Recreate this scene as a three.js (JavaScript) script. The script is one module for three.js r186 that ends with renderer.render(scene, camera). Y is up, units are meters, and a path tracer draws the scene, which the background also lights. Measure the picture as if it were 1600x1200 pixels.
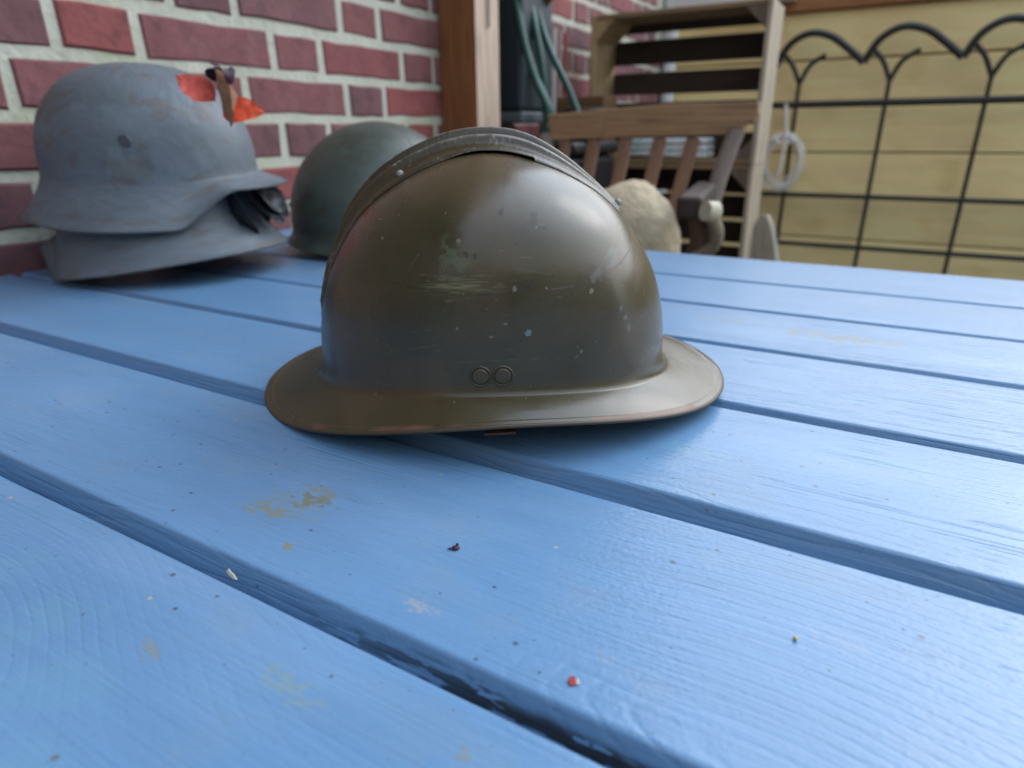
import * as THREE from 'three';
import { RoundedBoxGeometry } from 'three/addons/geometries/RoundedBoxGeometry.js';
import { mergeGeometries } from 'three/addons/utils/BufferGeometryUtils.js';

// World frame: x = away from the brick wall along the table boards, -z = along the brick wall away from the camera, y up, metres.
const EYE = 0.888, TABLE = 0.74;
const scene = new THREE.Scene();
const YAW = THREE.MathUtils.degToRad(29.828);
const camera = new THREE.PerspectiveCamera(61.927, 1024 / 768, 0.02, 400);
camera.rotation.order = 'YXZ';
camera.position.set(0, EYE, 0);
camera.rotation.set(-Math.atan(0.395), YAW, THREE.MathUtils.degToRad(-0.575));
camera.focus = 0.278;
camera.userData.fStop = 8.2;

const renderer = new THREE.WebGLRenderer({ antialias: true });
renderer.setSize(1024, 768);
renderer.toneMapping = THREE.LinearToneMapping;
renderer.toneMappingExposure = 1.0;
renderer.shadowMap.enabled = true;

// ---------- seeded noise ----------
function rng(seed) { let a = seed >>> 0; return () => { a = (a + 0x6d2b79f5) | 0; let t = Math.imul(a ^ (a >>> 15), 1 | a); t = (t + Math.imul(t ^ (t >>> 7), 61 | t)) ^ t; return ((t ^ (t >>> 14)) >>> 0) / 4294967296; }; }
const PERM = (() => { const r = rng(77), p = new Uint8Array(512), q = [...Array(256).keys()]; for (let i = 255; i > 0; i--) { const j = (r() * (i + 1)) | 0; [q[i], q[j]] = [q[j], q[i]]; } for (let i = 0; i < 512; i++) p[i] = q[i & 255]; return p; })();
function vn(x, y, px = 256, py = 256) {
  const xi = Math.floor(x), yi = Math.floor(y), fx = x - xi, fy = y - yi, u = fx * fx * (3 - 2 * fx), v = fy * fy * (3 - 2 * fy);
  const m = (a, n) => ((a % n) + n) % n, x0 = m(xi, px), x1 = m(xi + 1, px), y0 = m(yi, py), y1 = m(yi + 1, py);
  const h = (a, b) => PERM[PERM[a & 255] + (b & 255)] / 255;
  return (h(x0, y0) * (1 - u) + h(x1, y0) * u) * (1 - v) + (h(x0, y1) * (1 - u) + h(x1, y1) * u) * v;
}
function fbm(x, y, o = 4, px = 256, py = 256) { let s = 0, a = 0.5, n = 0; for (let i = 0; i < o; i++) { s += a * vn(x + i * 17, y + i * 31, px, py); n += a; a *= 0.5; x *= 2; y *= 2; px *= 2; py *= 2; } return s / n; }
const sm = (a, b, x) => { const t = Math.min(1, Math.max(0, (x - a) / (b - a))); return t * t * (3 - 2 * t); };
const mix = (a, b, t) => a + (b - a) * t;
const enc = (c) => 255 * (c <= 0.0031308 ? 12.92 * c : 1.055 * Math.pow(Math.max(c, 0), 1 / 2.4) - 0.055);

// ---------- sky: bright overcast, brightest beyond the right of the table ----------
const SUN = new THREE.Vector3(0.34, 0.60, -0.72).normalize();
{
  const W = 512, H = 256, d = new Float32Array(W * H * 4);
  for (let j = 0; j < H; j++) for (let i = 0; i < W; i++) {
    const el = ((j + 0.5) / H - 0.5) * Math.PI, az = ((i + 0.5) / W - 0.5) * 2 * Math.PI;
    const x = Math.cos(el) * Math.cos(az), y = Math.sin(el), z = Math.cos(el) * Math.sin(az);
    const c = x * SUN.x + y * SUN.y + z * SUN.z;
    const cl = fbm(3 + x * 2.2 + 7, 5 + z * 2.2 + y * 1.5 + 9, 4);
    let L = y > 0 ? 0.85 + 0.75 * y : 0.25;
    L *= 0.75 + 0.5 * cl;
    const glow = 3.3 * Math.pow(Math.max(0, c), 3.2), blue = sm(0.25, 0.9, y) * (1 - 0.5 * sm(0.45, 0.65, cl)); L += glow;
    if (y < 0) L = mix(L, 0.2, sm(0, -0.12, y));
    const k = (j * W + i) * 4;
    d[k] = L * mix(0.97, 0.72, blue); d[k + 1] = L * mix(1.0, 0.93, blue); d[k + 2] = L * mix(1.04, 1.24, blue); d[k + 3] = 1;
  }
  const t = new THREE.DataTexture(d, W, H, THREE.RGBAFormat, THREE.FloatType);
  t.mapping = THREE.EquirectangularReflectionMapping; t.magFilter = t.minFilter = THREE.LinearFilter; t.needsUpdate = true;
  scene.background = t; scene.environment = t;
}
const sun = new THREE.DirectionalLight(0xfff3e2, 0.5);
sun.position.copy(SUN).multiplyScalar(6); sun.target.position.set(0, 0, 0);
sun.castShadow = true; sun.shadow.radius = 45; sun.shadow.mapSize.set(2048, 2048);
Object.assign(sun.shadow.camera, { left: -4, right: 4, top: 4, bottom: -4, near: 0.5, far: 16 });
scene.add(sun);

// ---------- helpers ----------
const used = {};
function numbered(n) { used[n] = (used[n] ?? -1) + 1; return used[n] ? n + '_' + String(used[n]).padStart(3, '0') : n; }
function thing(name, label, category, pos = [0, 0, 0], turn = 0, group) {
  const o = new THREE.Group(); o.name = numbered(name); o.position.set(...pos); o.rotation.y = turn;
  o.userData = { label, category }; if (group) o.userData.group = group; scene.add(o); return o;
}
function part(parent, name, geo, mat, pos, rot) {
  const m = new THREE.Mesh(geo, mat); m.name = name; if (pos) m.position.set(...pos); if (rot) m.rotation.set(...rot);
  m.castShadow = m.receiveShadow = true; parent.add(m); return m;
}
function solo(name, label, category, geo, mat, pos, rot, group) {
  const m = part(scene, numbered(name), geo, mat, pos, rot); m.userData = { label, category }; if (group) m.userData.group = group; return m;
}
// pixel of the 1600 x 1200 photograph -> world point on the plane z = -v (used only to lay things out)
const camM = (() => { camera.updateMatrixWorld(); return camera.matrixWorld.clone(); })();
function ray(px, py) { return new THREE.Vector3((px - 800) / 1000, -(py - 600) / 1000, -1).transformDirection(camM); }
function atV(px, py, v) { const d = ray(px, py), k = -v / d.z; return new THREE.Vector3(d.x * k, EYE + d.y * k, -v); }
function atY(px, py, y) { const d = ray(px, py), k = (y - EYE) / d.y; return new THREE.Vector3(d.x * k, y, d.z * k); }
function tex8(W, H, fn, { srgb = true, wrap = THREE.RepeatWrapping, alpha = false } = {}) {
  const d = new Uint8Array(W * H * 4), o = [0, 0, 0, 1];
  for (let j = 0; j < H; j++) for (let i = 0; i < W; i++) {
    o[3] = 1; fn((i + 0.5) / W, (j + 0.5) / H, o); const k = (j * W + i) * 4;
    for (let c = 0; c < 3; c++) d[k + c] = Math.max(0, Math.min(255, srgb ? enc(o[c]) : o[c] * 255)); d[k + 3] = o[3] * 255;
  }
  const t = new THREE.DataTexture(d, W, H); t.wrapS = t.wrapT = wrap; t.magFilter = THREE.LinearFilter; t.minFilter = THREE.LinearMipmapLinearFilter; t.generateMipmaps = true;
  if (srgb) t.colorSpace = THREE.SRGBColorSpace; t.needsUpdate = true; return t;
}
const withRepeat = (t, x, y, ox = 0, oy = 0) => { const c = t.clone(); c.repeat.set(x, y); c.offset.set(ox, oy); c.needsUpdate = true; return c; };
function rbox(w, h, d, r = 0.002, s = 2) { return new RoundedBoxGeometry(w, h, d, s, r); }
function lin(r, g, b) { return new THREE.Color().setRGB(r, g, b); }
function std(c, rough, extra = {}) { return new THREE.MeshStandardMaterial({ color: c, roughness: rough, ...extra }); }
// uv in metres from the dominant side of each face of a non-shared geometry; grain along axis 'long'
function metricUV(geo, long = 'x') {
  const g = geo.index ? geo.toNonIndexed() : geo, p = g.attributes.position, n = g.attributes.normal, uv = new Float32Array(p.count * 2);
  for (let i = 0; i < p.count; i++) {
    const P = { x: p.getX(i), y: p.getY(i), z: p.getZ(i) }, N = { x: Math.abs(n.getX(i)), y: Math.abs(n.getY(i)), z: Math.abs(n.getZ(i)) };
    const others = ['x', 'y', 'z'].filter((a) => a !== long);
    const b = N[others[0]] > N[others[1]] ? others[1] : others[0];
    uv[2 * i] = P[long]; uv[2 * i + 1] = P[b] + (N[others[0]] > N[others[1]] ? 0.37 : 0);
  }
  g.setAttribute('uv', new THREE.BufferAttribute(uv, 2)); return g;
}

// ---------- shared materials ----------
// unpainted wood: tone variation in a repeating 0.6 m x 0.2 m sheet
const woodTone = tex8(512, 256, (u, v, o) => {
  const s = fbm(u * 4, v * 60, 4, 4, 60), c = fbm(u * 6, v * 12, 3, 6, 12);
  const k = 0.62 + 0.5 * s + 0.25 * (c - 0.5) - 0.3 * sm(0.66, 0.72, fbm(u * 8 + 3, v * 90, 2, 8, 90));
  o[0] = k; o[1] = k * 0.97; o[2] = k * 0.93;
});
const woodBump = tex8(512, 256, (u, v, o) => { o[0] = o[1] = o[2] = fbm(u * 5, v * 90, 4, 5, 90); }, { srgb: false });
const WT = withRepeat(woodTone, 1 / 0.6, 1 / 0.2), WB = withRepeat(woodBump, 1 / 0.6, 1 / 0.2);
const wood = (r, g, b, rough = 0.75) => std(lin(r, g, b), rough, { map: WT, bumpMap: WB, bumpScale: 0.0006 });
const mottled = tex8(256, 256, (u, v, o) => { const k = 0.6 + 0.8 * fbm(u * 10, v * 10, 5, 10, 10); o[0] = o[1] = o[2] = Math.min(1, k * 0.9); });
const MOT = withRepeat(mottled, 6, 6);
const rough8 = tex8(256, 256, (u, v, o) => { o[0] = o[1] = o[2] = fbm(u * 24, v * 24, 4, 24, 24); }, { srgb: false });

// ---------- ground ----------
{
  const g = new THREE.PlaneGeometry(160, 160); g.rotateX(-Math.PI / 2);
  const m = part(scene, 'ground', g, std(lin(0.16, 0.15, 0.13), 0.9, { map: withRepeat(mottled, 120, 120), bumpMap: withRepeat(rough8, 300, 300), bumpScale: 0.004 }));
  m.userData.kind = 'structure';
}

// ---------- brick wall (Flemish bond, courses of 66 mm, repeat of 322 mm) ----------
const WALLX = -0.88, V0 = -8.0, V1 = 2.85, WALLH = 5.2;
{
  const wall = thing('brick_wall', 'red brick house wall with wide pale mortar joints behind the old helmets', 'wall', [WALLX, 0, 0]);
  const mortarTone = tex8(512, 512, (u, v, o) => {
    const n = fbm(u * 16, v * 16, 5, 16, 16), f = vn(u * 200, v * 200, 200, 200), st = sm(0.55, 0.75, fbm(u * 7 + 2, v * 7, 4, 7, 7));
    const k = 0.78 + 0.3 * n + 0.1 * (f - 0.5);
    o[0] = 0.52 * k * (1 - 0.12 * st); o[1] = 0.52 * k * (1 - 0.10 * st); o[2] = 0.43 * k * (1 - 0.2 * st);
  });
  const mm = std(0xffffff, 0.95, { map: withRepeat(mortarTone, 1.4, 1.4), bumpMap: withRepeat(rough8, 5, 5), bumpScale: 0.0018 });
  const body = new THREE.BoxGeometry(0.24, WALLH, V1 - V0 + 0.3); metricUV(body, 'z');
  part(wall, 'mortar', metricUV(body, 'z'), mm, [-0.12 - 0.0035, WALLH / 2, -(V0 + V1 + 0.3) / 2]);
  const brickTone = tex8(512, 512, (u, v, o) => {
    const n = fbm(u * 12, v * 12, 5, 12, 12), f = vn(u * 160, v * 160, 160, 160), pale = sm(0.6, 0.78, fbm(u * 9 + 5, v * 6 + 2, 4, 9, 6)), dk = sm(0.62, 0.72, fbm(u * 22 + 1, v * 18 + 7, 3, 22, 18));
    const k = 0.7 + 0.5 * n + 0.14 * (f - 0.5);
    o[0] = k * mix(0.92, 1.05, pale) * (1 - 0.2 * dk); o[1] = k * mix(0.9, 1.4, pale) * (1 - 0.16 * dk); o[2] = k * mix(0.9, 1.4, pale) * (1 - 0.14 * dk);
  });
  const brickBump = tex8(512, 512, (u, v, o) => { const n = fbm(u * 30, v * 30, 4, 30, 30); o[0] = o[1] = o[2] = n * 0.8 + 0.2 * sm(0.3, 0.4, fbm(u * 12, v * 12, 3, 12, 12)); }, { srgb: false });
  const cols = [[0.25, 0.079, 0.081], [0.225, 0.086, 0.089], [0.2, 0.092, 0.096], [0.28, 0.08, 0.076], [0.18, 0.082, 0.087], [0.235, 0.09, 0.09]];
  const mats = cols.map((c, i) => std(lin(...c), 0.88, { map: withRepeat(brickTone, 2.2, 2.2, i * 0.17, i * 0.31), bumpMap: withRepeat(brickBump, 3, 3, i * 0.2, 0), bumpScale: 0.0014 }));
  const R = rng(5);
  const variant = (len, hgt, uo) => {   // front face with uneven outline and a worn arris, back open
    const s = new THREE.Shape(), pts = [], n = len > 0.12 ? 5 : 3;
    for (let i = 0; i < n; i++) pts.push([-len / 2 + len * i / n, -hgt / 2]);
    pts.push([len / 2, -hgt / 2], [len / 2, hgt / 2]);
    for (let i = 1; i < n; i++) pts.push([len / 2 - len * i / n, hgt / 2]);
    pts.push([-len / 2, hgt / 2]);
    pts.forEach(([x, y], i) => { const q = [x + (R() - 0.5) * 0.003, y + (R() - 0.5) * 0.003]; i ? s.lineTo(...q) : s.moveTo(...q); });
    const g = new THREE.ExtrudeGeometry(s, { depth: 0.03, bevelEnabled: true, bevelThickness: 0.003, bevelSize: 0.003, bevelOffset: -0.003, bevelSegments: 1 });
    g.translate(0, 0, -0.033); const uv = g.attributes.uv; for (let i = 0; i < uv.count; i++) uv.setXY(i, uv.getX(i) + uo, uv.getY(i) + uo * 1.7);
    g.rotateY(Math.PI / 2); return g;
  };
  const str = [0, 1, 2, 3, 4].map((k) => variant(0.205, 0.0515, k * 0.23)), hdr = [0, 1, 2].map((k) => variant(0.0895, 0.0515, k * 0.31 + 0.1));
  const PITCH = 0.0662, PER = 0.322, rest = [];
  for (let row = -12; row < 68; row++) {
    const y = TABLE + 0.005 + row * PITCH; if (y < 0.03 || y > WALLH - 0.03) continue;
    const off = row % 2 === 0 ? 0.8455 : 1.0035;          // rows with their header under the stretchers of the next row
    for (let k = -28; k < 8; k++) for (const h of [0, 1]) {
      const v = off + k * PER + (h ? 0 : PER / 2), len = h ? 0.0875 : 0.203;
      if (v - len / 2 < V0 || v + len / 2 > V1 + 0.02) continue;
      const seen = row >= -1 && row <= 9 && v > 0.1;
      const g = h ? hdr[(R() * 3) | 0] : str[(R() * 5) | 0], m = mats[(R() * 6) | 0], dx = (R() - 0.5) * 0.003, dy = (R() - 0.5) * 0.003;
      if (seen) { const b = part(wall, 'brick', g, m, [dx, y + dy, -v]); b.rotation.x = (R() - 0.5) * 0.012; }
      else { const q = new THREE.BoxGeometry(0.03, 0.049, len); q.translate(-0.0155 + dx, y + dy, -v); rest.push(q); }
    }
  }
  const st = part(wall, 'brick', mergeGeometries(rest), mats[1]); st.userData.kind = 'stuff';
}

// ---------- veranda roof over the house side, held by the post; hedge on the near side of the yard ----------
{
  const v = thing('veranda_roof', 'timber veranda roof along the brick wall above the table', 'roof', [0, 0, 0]);
  const rw = wood(0.2, 0.1, 0.05);
  for (let i = 0; i < 4; i++) part(v, 'roof_board', metricUV(rbox(0.144, 0.02, 4.6, 0.002, 1), 'z'), rw, [-0.80 + i * 0.15, 2.66, 0.8]);
  for (const z of [-1.28, 0.2, 1.6, 2.9]) part(v, 'rafter', metricUV(rbox(0.60, 0.08, 0.05, 0.003, 1), 'x'), rw, [-0.575, 2.608, z]);
}
{
  const hedge = (label, pos, turn, len, hgt, seed) => {
    const h = thing('hedge', label, 'hedge', pos, turn), g = new THREE.PlaneGeometry(0.05, 0.035), N = Math.round(len * hgt * 1500), im = new THREE.InstancedMesh(g, std(lin(0.05, 0.085, 0.03), 0.7, { side: THREE.DoubleSide }), N), R = rng(seed), M = new THREE.Matrix4(), q = new THREE.Quaternion(), e = new THREE.Euler();
    for (let i = 0; i < N; i++) { e.set(R() * 6, R() * 6, R() * 6); M.compose(new THREE.Vector3((R() - 0.5) * len, R() * hgt + 0.06 * Math.sin(i), (R() - 0.5) * 0.6), q.setFromEuler(e), new THREE.Vector3(1, 1, 1)); im.setMatrixAt(i, M); const c = 0.6 + 0.8 * R(); im.setColorAt(i, new THREE.Color(c, c, c * 0.9)); }
    im.name = 'foliage'; im.userData.kind = 'stuff'; h.add(im);
    for (let i = 0; i < 8; i++) part(h, 'stem', new THREE.CylinderGeometry(0.02, 0.035, hgt - 0.3, 8), wood(0.1, 0.07, 0.05), [(i / 7 - 0.5) * (len - 0.4), (hgt - 0.3) / 2, 0]);
  };
  hedge('dark clipped evergreen hedge closing the yard opposite the yellow wall', [1.6, 0, 3.5], 0, 5.2, 2.5, 3);
  hedge('dark clipped evergreen hedge along the side of the yard opposite the brick wall', [4.0, 0, 0.6], Math.PI / 2, 5.8, 2.3, 4);
}

// ---------- cream boarded wall across the end ----------
const END = 2.85;
{
  const w = thing('boarded_wall', 'pale yellow wall of wide horizontal boards beyond the crates', 'wall', [0, 0, -END]);
  const tone = tex8(512, 256, (u, v, o) => { const n = fbm(u * 5, v * 30, 4, 5, 30), p = fbm(u * 8, v * 4, 4, 8, 4), d = sm(0.62, 0.8, fbm(u * 10 + 3, v * 6, 4, 10, 6)); const k = 0.8 + 0.22 * n + 0.2 * (p - 0.5); o[0] = 1.10 * k * (1 - 0.1 * d); o[1] = 0.87 * k * (1 - 0.12 * d); o[2] = 0.42 * k * (1 - 0.2 * d); });
  const tr = withRepeat(tone, 0.8, 1.7);
  const m = [0.94, 1, 0.88].map((k) => std(lin(k, k, k), 0.7, { map: tr, bumpMap: WB, bumpScale: 0.0008 }));
  const x0 = WALLX, x1 = 3.4, R = rng(8);
  for (let i = 0; i < 8; i++) {
    const g = metricUV(rbox(x1 - x0, 0.155, 0.03, 0.004, 1), 'x'); const uv = g.attributes.uv; for (let k = 0; k < uv.count; k++) uv.setXY(k, uv.getX(k) + i * 0.71, uv.getY(k) + i * 0.27);
    const b = part(w, 'board', g, m[(R() * 3) | 0], [(x0 + x1) / 2, 0.004 + 0.0775 + 0.16 * i, -0.015 + (R() - 0.5) * 0.004]);
  }
  part(w, 'backing', rbox(x1 - x0, 1.28, 0.02, 0.002, 1), std(lin(0.05, 0.04, 0.025), 0.9), [(x0 + x1) / 2, 0.64, -0.045]);
  part(w, 'timber_cap', metricUV(rbox(x1 + 0.5, 0.07, 0.07, 0.006), 'x'), wood(0.42, 0.19, 0.07), [(x1 - 0.5) / 2, 1.284 + 0.032, -0.01]);
  part(w, 'sill_board', rbox(0.46, 0.05, 0.09, 0.006), std(lin(0.72, 0.71, 0.68), 0.5), [WALLX + 0.235, 1.34, 0.07]);
}

{ const p = atV(1049, 60, 2.76); const d = thing('downpipe', 'white downpipe in the corner between brick wall and yellow boards', 'downpipe', [p.x, 0, p.z]); const wm = std(lin(0.75, 0.76, 0.76), 0.4); part(d, 'pipe', new THREE.CylinderGeometry(0.026, 0.026, 2.5, 20), wm, [0, 1.25, 0]); for (const y of [0.5, 1.5, 2.3]) part(d, 'bracket', rbox(0.075, 0.02, 0.06, 0.004), wm, [0, y, 0]); }

// ---------- post ----------
{
  const t = thing('wooden_post', 'square timber post, brown stained face and pale weathered face, against the brick wall', 'post', [-0.833, 0, -1.286]);
  const brown = wood(0.32, 0.125, 0.042, 0.55), pale = wood(0.62, 0.48, 0.37, 0.7);
  const g = new THREE.BoxGeometry(0.09, 2.6, 0.092); const uv = g.attributes.uv;
  for (let i = 0; i < uv.count; i++) { const u = uv.getX(i), v = uv.getY(i); uv.setXY(i, v * 2.6, u * 0.09); }
  part(t, 'post', g, [pale, brown, pale, pale, brown, brown], [0, 1.3, 0]);
  const A = (x, y) => atV(x, y, 1.286).sub(t.position).setX(0.049);
  const hookPts = [[762, -60], [764, 10], [766, 34], [771, 44], [778, 42]].map((q) => A(...q));
  part(t, 'wire_hook', new THREE.TubeGeometry(new THREE.CatmullRomCurve3(hookPts), 24, 0.0022, 6), std(lin(0.2, 0.18, 0.16), 0.5, { metalness: 0.7 }));
}

// ---------- blue table ----------
const NEAR = [-0.24, -0.121, -0.002, 0.1155, 0.2372, 0.3566, 0.4697, 0.5800, 0.6945], FAR = [-0.128, -0.0105, 0.1112, 0.2283, 0.3520, 0.4657, 0.5762, 0.6910, 0.8280];
const TX0 = -0.862, TX1 = 1.12;
let plankSpan = [];
{
  const table = thing('garden_table', 'sky blue painted wooden table of parallel planks under the helmets', 'table', [0, TABLE, 0]);
  const BLUE = [0.122, 0.243, 0.405];
  function plankGeo(v0, v1, r0, r1, th, sag) {
    const [bw, bd] = r0, e = 0.0013, l = Math.hypot(bw, bd), bx = bw / l, by = bd / l;   // planed-off near edge, bw wide and bd deep
    const q3 = (A, B, C, n) => { for (let i = 0; i <= n; i++) { const k = i / n, a = (1 - k) * (1 - k), b = 2 * k * (1 - k), c = k * k; pr.push([a * A[0] + b * B[0] + c * C[0], a * A[1] + b * B[1] + c * C[1]]); } };
    const pr = [[v0 + 0.0015, -th], [v0, -th + 0.003]];
    q3([v0, -bd - e], [v0, -bd], [v0 + bx * e, -bd + by * e], 4);
    pr.push([v0 + bx * e * 1.8, -bd + by * e * 1.8], [v0 + bx * (l - e * 2), -by * e * 2]);
    q3([v0 + bx * (l - e * 1.1), -by * e * 1.1], [v0 + bw, 0], [v0 + bw + e * 1.3, 0], 5);
    pr.push([v0 + bw + e * 1.3 + 0.0012, 0]); const nf = 6; for (let i = 1; i < nf; i++) { const k = i / nf; pr.push([mix(v0 + bw + e * 1.3, v1 - r1, k), 0]); }
    for (let i = 0; i <= 6; i++) { const a = i / 6 * Math.PI / 2; pr.push([v1 - r1 + r1 * Math.sin(a), -r1 + r1 * Math.cos(a)]); }
    pr.push([v1, -th + 0.004], [v1 - 0.0015, -th]);
    const per = [0]; for (let i = 1; i < pr.length; i++) per.push(per[i - 1] + Math.hypot(pr[i][0] - pr[i - 1][0], pr[i][1] - pr[i - 1][1]));
    const topAt = pr.findIndex(([, y]) => y > -1e-6), per0 = per[topAt] - 0.0085; const NX = 100, pos = [], uv = [], idx = [], m = pr.length;
    for (let i = 0; i <= NX; i++) { const x = mix(TX0, TX1, i / NX); for (let j = 0; j < m; j++) { pos.push(x, pr[j][1] + (pr[j][1] > -0.004 ? 0.0006 * (fbm(x * 6 + v0 * 90, pr[j][0] * 30) - 0.5) : 0), -pr[j][0] - 0.0009 * (fbm(x * 9 + 40 * v0 + (j > m / 2 ? 50 : 0), 3) - 0.5)); uv.push(x, per[j] - per0); } }
    for (let i = 0; i < NX; i++) for (let j = 0; j < m - 1; j++) { const a = i * m + j, b = a + m; idx.push(a, b, a + 1, b, b + 1, a + 1); }
    for (const e of [0, NX]) { const c = pos.length / 3, x = mix(TX0, TX1, e / NX); for (let j = 0; j < m; j++) { pos.push(x, pr[j][1], -pr[j][0]); uv.push(pr[j][0], pr[j][1]); } for (let j = 1; j < m - 1; j++) e ? idx.push(c, c + j + 1, c + j) : idx.push(c, c + j, c + j + 1); }
    // bottom
    const c = pos.length / 3; for (const [x, v] of [[TX0, v0 + 0.0015], [TX1, v0 + 0.0015], [TX1, v1 - 0.0015], [TX0, v1 - 0.0015]]) { pos.push(x, -th, -v); uv.push(x, v); } idx.push(c, c + 2, c + 1, c, c + 3, c + 2);
    const g = new THREE.BufferGeometry(); g.setAttribute('position', new THREE.Float32BufferAttribute(pos, 3)); g.setAttribute('uv', new THREE.Float32BufferAttribute(uv, 2)); g.setIndex(idx); g.computeVertexNormals(); return g;
  }
  // grain relief: sheets of 0.6 m x 0.15 m; arch = cathedral figure
  function grain(seed, arch) {
    return tex8(2048, 512, (u, v, o) => {
      const x = u * 0.6, y = v * 0.15;
      let ph = y * 460 + 15 * fbm(u * 3 + seed, v * 3 + seed, 4, 3, 3) + 5 * fbm(u * 9 + seed, v * 12, 3, 9, 12);
      let aw = 0; if (arch) { const yc = y - 0.062 - 0.008 * Math.sin(u * 2 * Math.PI); const d = (u - arch) - Math.round(u - arch); const w = Math.exp(-Math.pow(d / 0.17, 2)); aw = w * 0.8; ph = mix(ph, ph * 0.12 + 22 * Math.sqrt(yc * yc * 700 + Math.pow(d * 1.6, 2) + 0.03), w); }
      const ring = Math.pow(0.5 + 0.5 * Math.sin(ph * 2.2), 6);
      const fib = fbm(u * 14 + seed * 3, v * 150, 3, 14, 150), ap = fbm(u * 400, v * 100 + 9, 2, 400, 100), brush = fbm(u * 5 + 11, v * 70 + seed, 2, 5, 70);
      const crack = sm(0.70, 0.78, fbm(u * 12 + 31 + seed, v * 120, 2, 12, 120)) * sm(0.45, 0.6, fbm(u * 4 + seed, v * 5, 2, 4, 5));
      o[0] = o[1] = o[2] = 0.5 - 0.26 * ring * Math.max(aw, sm(0.35, 0.62, fbm(u * 4 + 7 + seed, v * 4, 3, 4, 4))) + 0.34 * (fib - 0.5) + 0.17 * (ap - 0.5) + 0.12 * (brush - 0.5) - 0.34 * crack;
    }, { srgb: false });
  }
  const grains = [grain(1, 0.62), grain(2, 0), grain(5, 0.3)];
  // paint tone: x sheet 0.9 m mirrored; plank coordinate p = perimeter - 0.02 (top surface starts near 0)
  function paint(seed, feats, W = 1024, H = 192, len = 0.9, org = -0.6, worn = 0) {
    const R = rng(seed * 91 + 3), specks = [];
    for (let i = 0; i < (W > 1024 ? 520 : 60); i++) specks.push([org + R() * len, 0.0 + R() * 0.125, (W > 1024 ? 0.00022 : 0.0005) + Math.pow(R(), 7) * 0.0009, R()]);
    const grid = new Map(); const cell = 0.004;
    for (const s of specks) { const k = Math.floor(s[0] / cell) + ',' + Math.floor(s[1] / cell); (grid.get(k) ?? grid.set(k, []).get(k)).push(s); }
    return tex8(W, H, (u, v, o) => {
      const x = org + u * len, y = -0.03 + v * 0.18;
      const big = fbm(x * 5 + seed * 13 + 40, y * 14 + seed + 9, 4), mid = fbm(x * 18 + 60 + seed, y * 90 + seed * 3 + 20, 4), fine = fbm(x * 60 + 90, y * 900 + 60 + seed, 2);
      let k = 1 + 0.16 * (big - 0.5) + 0.12 * (mid - 0.5) + 0.07 * (fine - 0.5);
      let r = BLUE[0] * k, g = BLUE[1] * k, b = BLUE[2] * k;
      const chalk = sm(0.52, 0.8, fbm(x * 7 + 9 + seed * 5, y * 25 + 3, 4)) * 0.16; r = mix(r, 0.33, chalk); g = mix(g, 0.45, chalk); b = mix(b, 0.62, chalk);
      const grime = sm(0.6, 0.78, fbm(x * 30 + seed * 9 + 5, y * 40 + 70, 4)) * 0.10; r = mix(r, 0.25, grime); g = mix(g, 0.27, grime); b = mix(b, 0.22, grime);
      for (const [fx, fy, rx, ry, col, str, sc] of feats) {
        const dx = (x - fx) / rx, dy = (y - fy) / ry, d = dx * dx + dy * dy; if (d > 4) continue;
        const n = fbm(x * sc * 1.8 + 30, y * sc * 3 + 80, 5), a = str * sm(0.95, 0.1, d * 0.55 + (0.60 - n) * 3.4);
        r = mix(r, col[0], a); g = mix(g, col[1], a); b = mix(b, col[2], a);
      }
      // bare black timber on the lower side of the near edge
      if (worn && y < 0.011) { const n = fbm(x * 90 + 20, y * 500 + 40, 4), a = sm(0.0045, 0.000, y + 0.004 * (fbm(x * 60, 7, 3) - 0.5)) * sm(-0.20, -0.06, x) * sm(0.46, 0.54, n + 0.10 * sm(-0.14, -0.04, x)); r = mix(r, 0.02, a * 0.95); g = mix(g, 0.017, a * 0.95); b = mix(b, 0.016, a * 0.95); }
      const cx = Math.floor(x / cell), cy = Math.floor(y / cell);
      for (let i = -1; i <= 1; i++) for (let j = -1; j <= 1; j++) for (const s of grid.get((cx + i) + ',' + (cy + j)) ?? []) {
        const d = Math.hypot(x - s[0], (y - s[1]) * 1.2) / s[2]; if (d < 1.4) { const a = sm(1.3, 0.7, d) * 0.7, c = s[3] > 0.93 ? [0.45, 0.38, 0.2] : s[3] > 0.75 ? [0.12, 0.09, 0.06] : [0.03, 0.03, 0.035]; r = mix(r, c[0], a); g = mix(g, c[1], a); b = mix(b, c[2], a); }
      }
      o[0] = r; o[1] = g; o[2] = b;
    }, { wrap: THREE.MirroredRepeatWrapping });
  }
  const TAN = [0.22, 0.21, 0.11], OCH = [0.17, 0.16, 0.06], GREY = [0.36, 0.33, 0.30], TEAL = [0.16, 0.36, 0.36];
  const F1 = [[-0.193, 0.050, 0.010, 0.006, OCH, 0.8, 160], [-0.207, 0.036, 0.013, 0.005, TAN, 0.75, 190], [-0.196, 0.058, 0.010, 0.003, TAN, 0.65, 200], [-0.2, 0.043, 0.02, 0.012, TAN, 0.25, 150], [-0.178, 0.022, 0.004, 0.003, TAN, 0.8, 150], [-0.113, 0.019, 0.007, 0.003, GREY, 0.5, 420], [0.01, 0.07, 0.01, 0.005, GREY, 0.15, 300], [-0.05, 0.028, 0.006, 0.003, GREY, 0.15, 300]];
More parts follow.
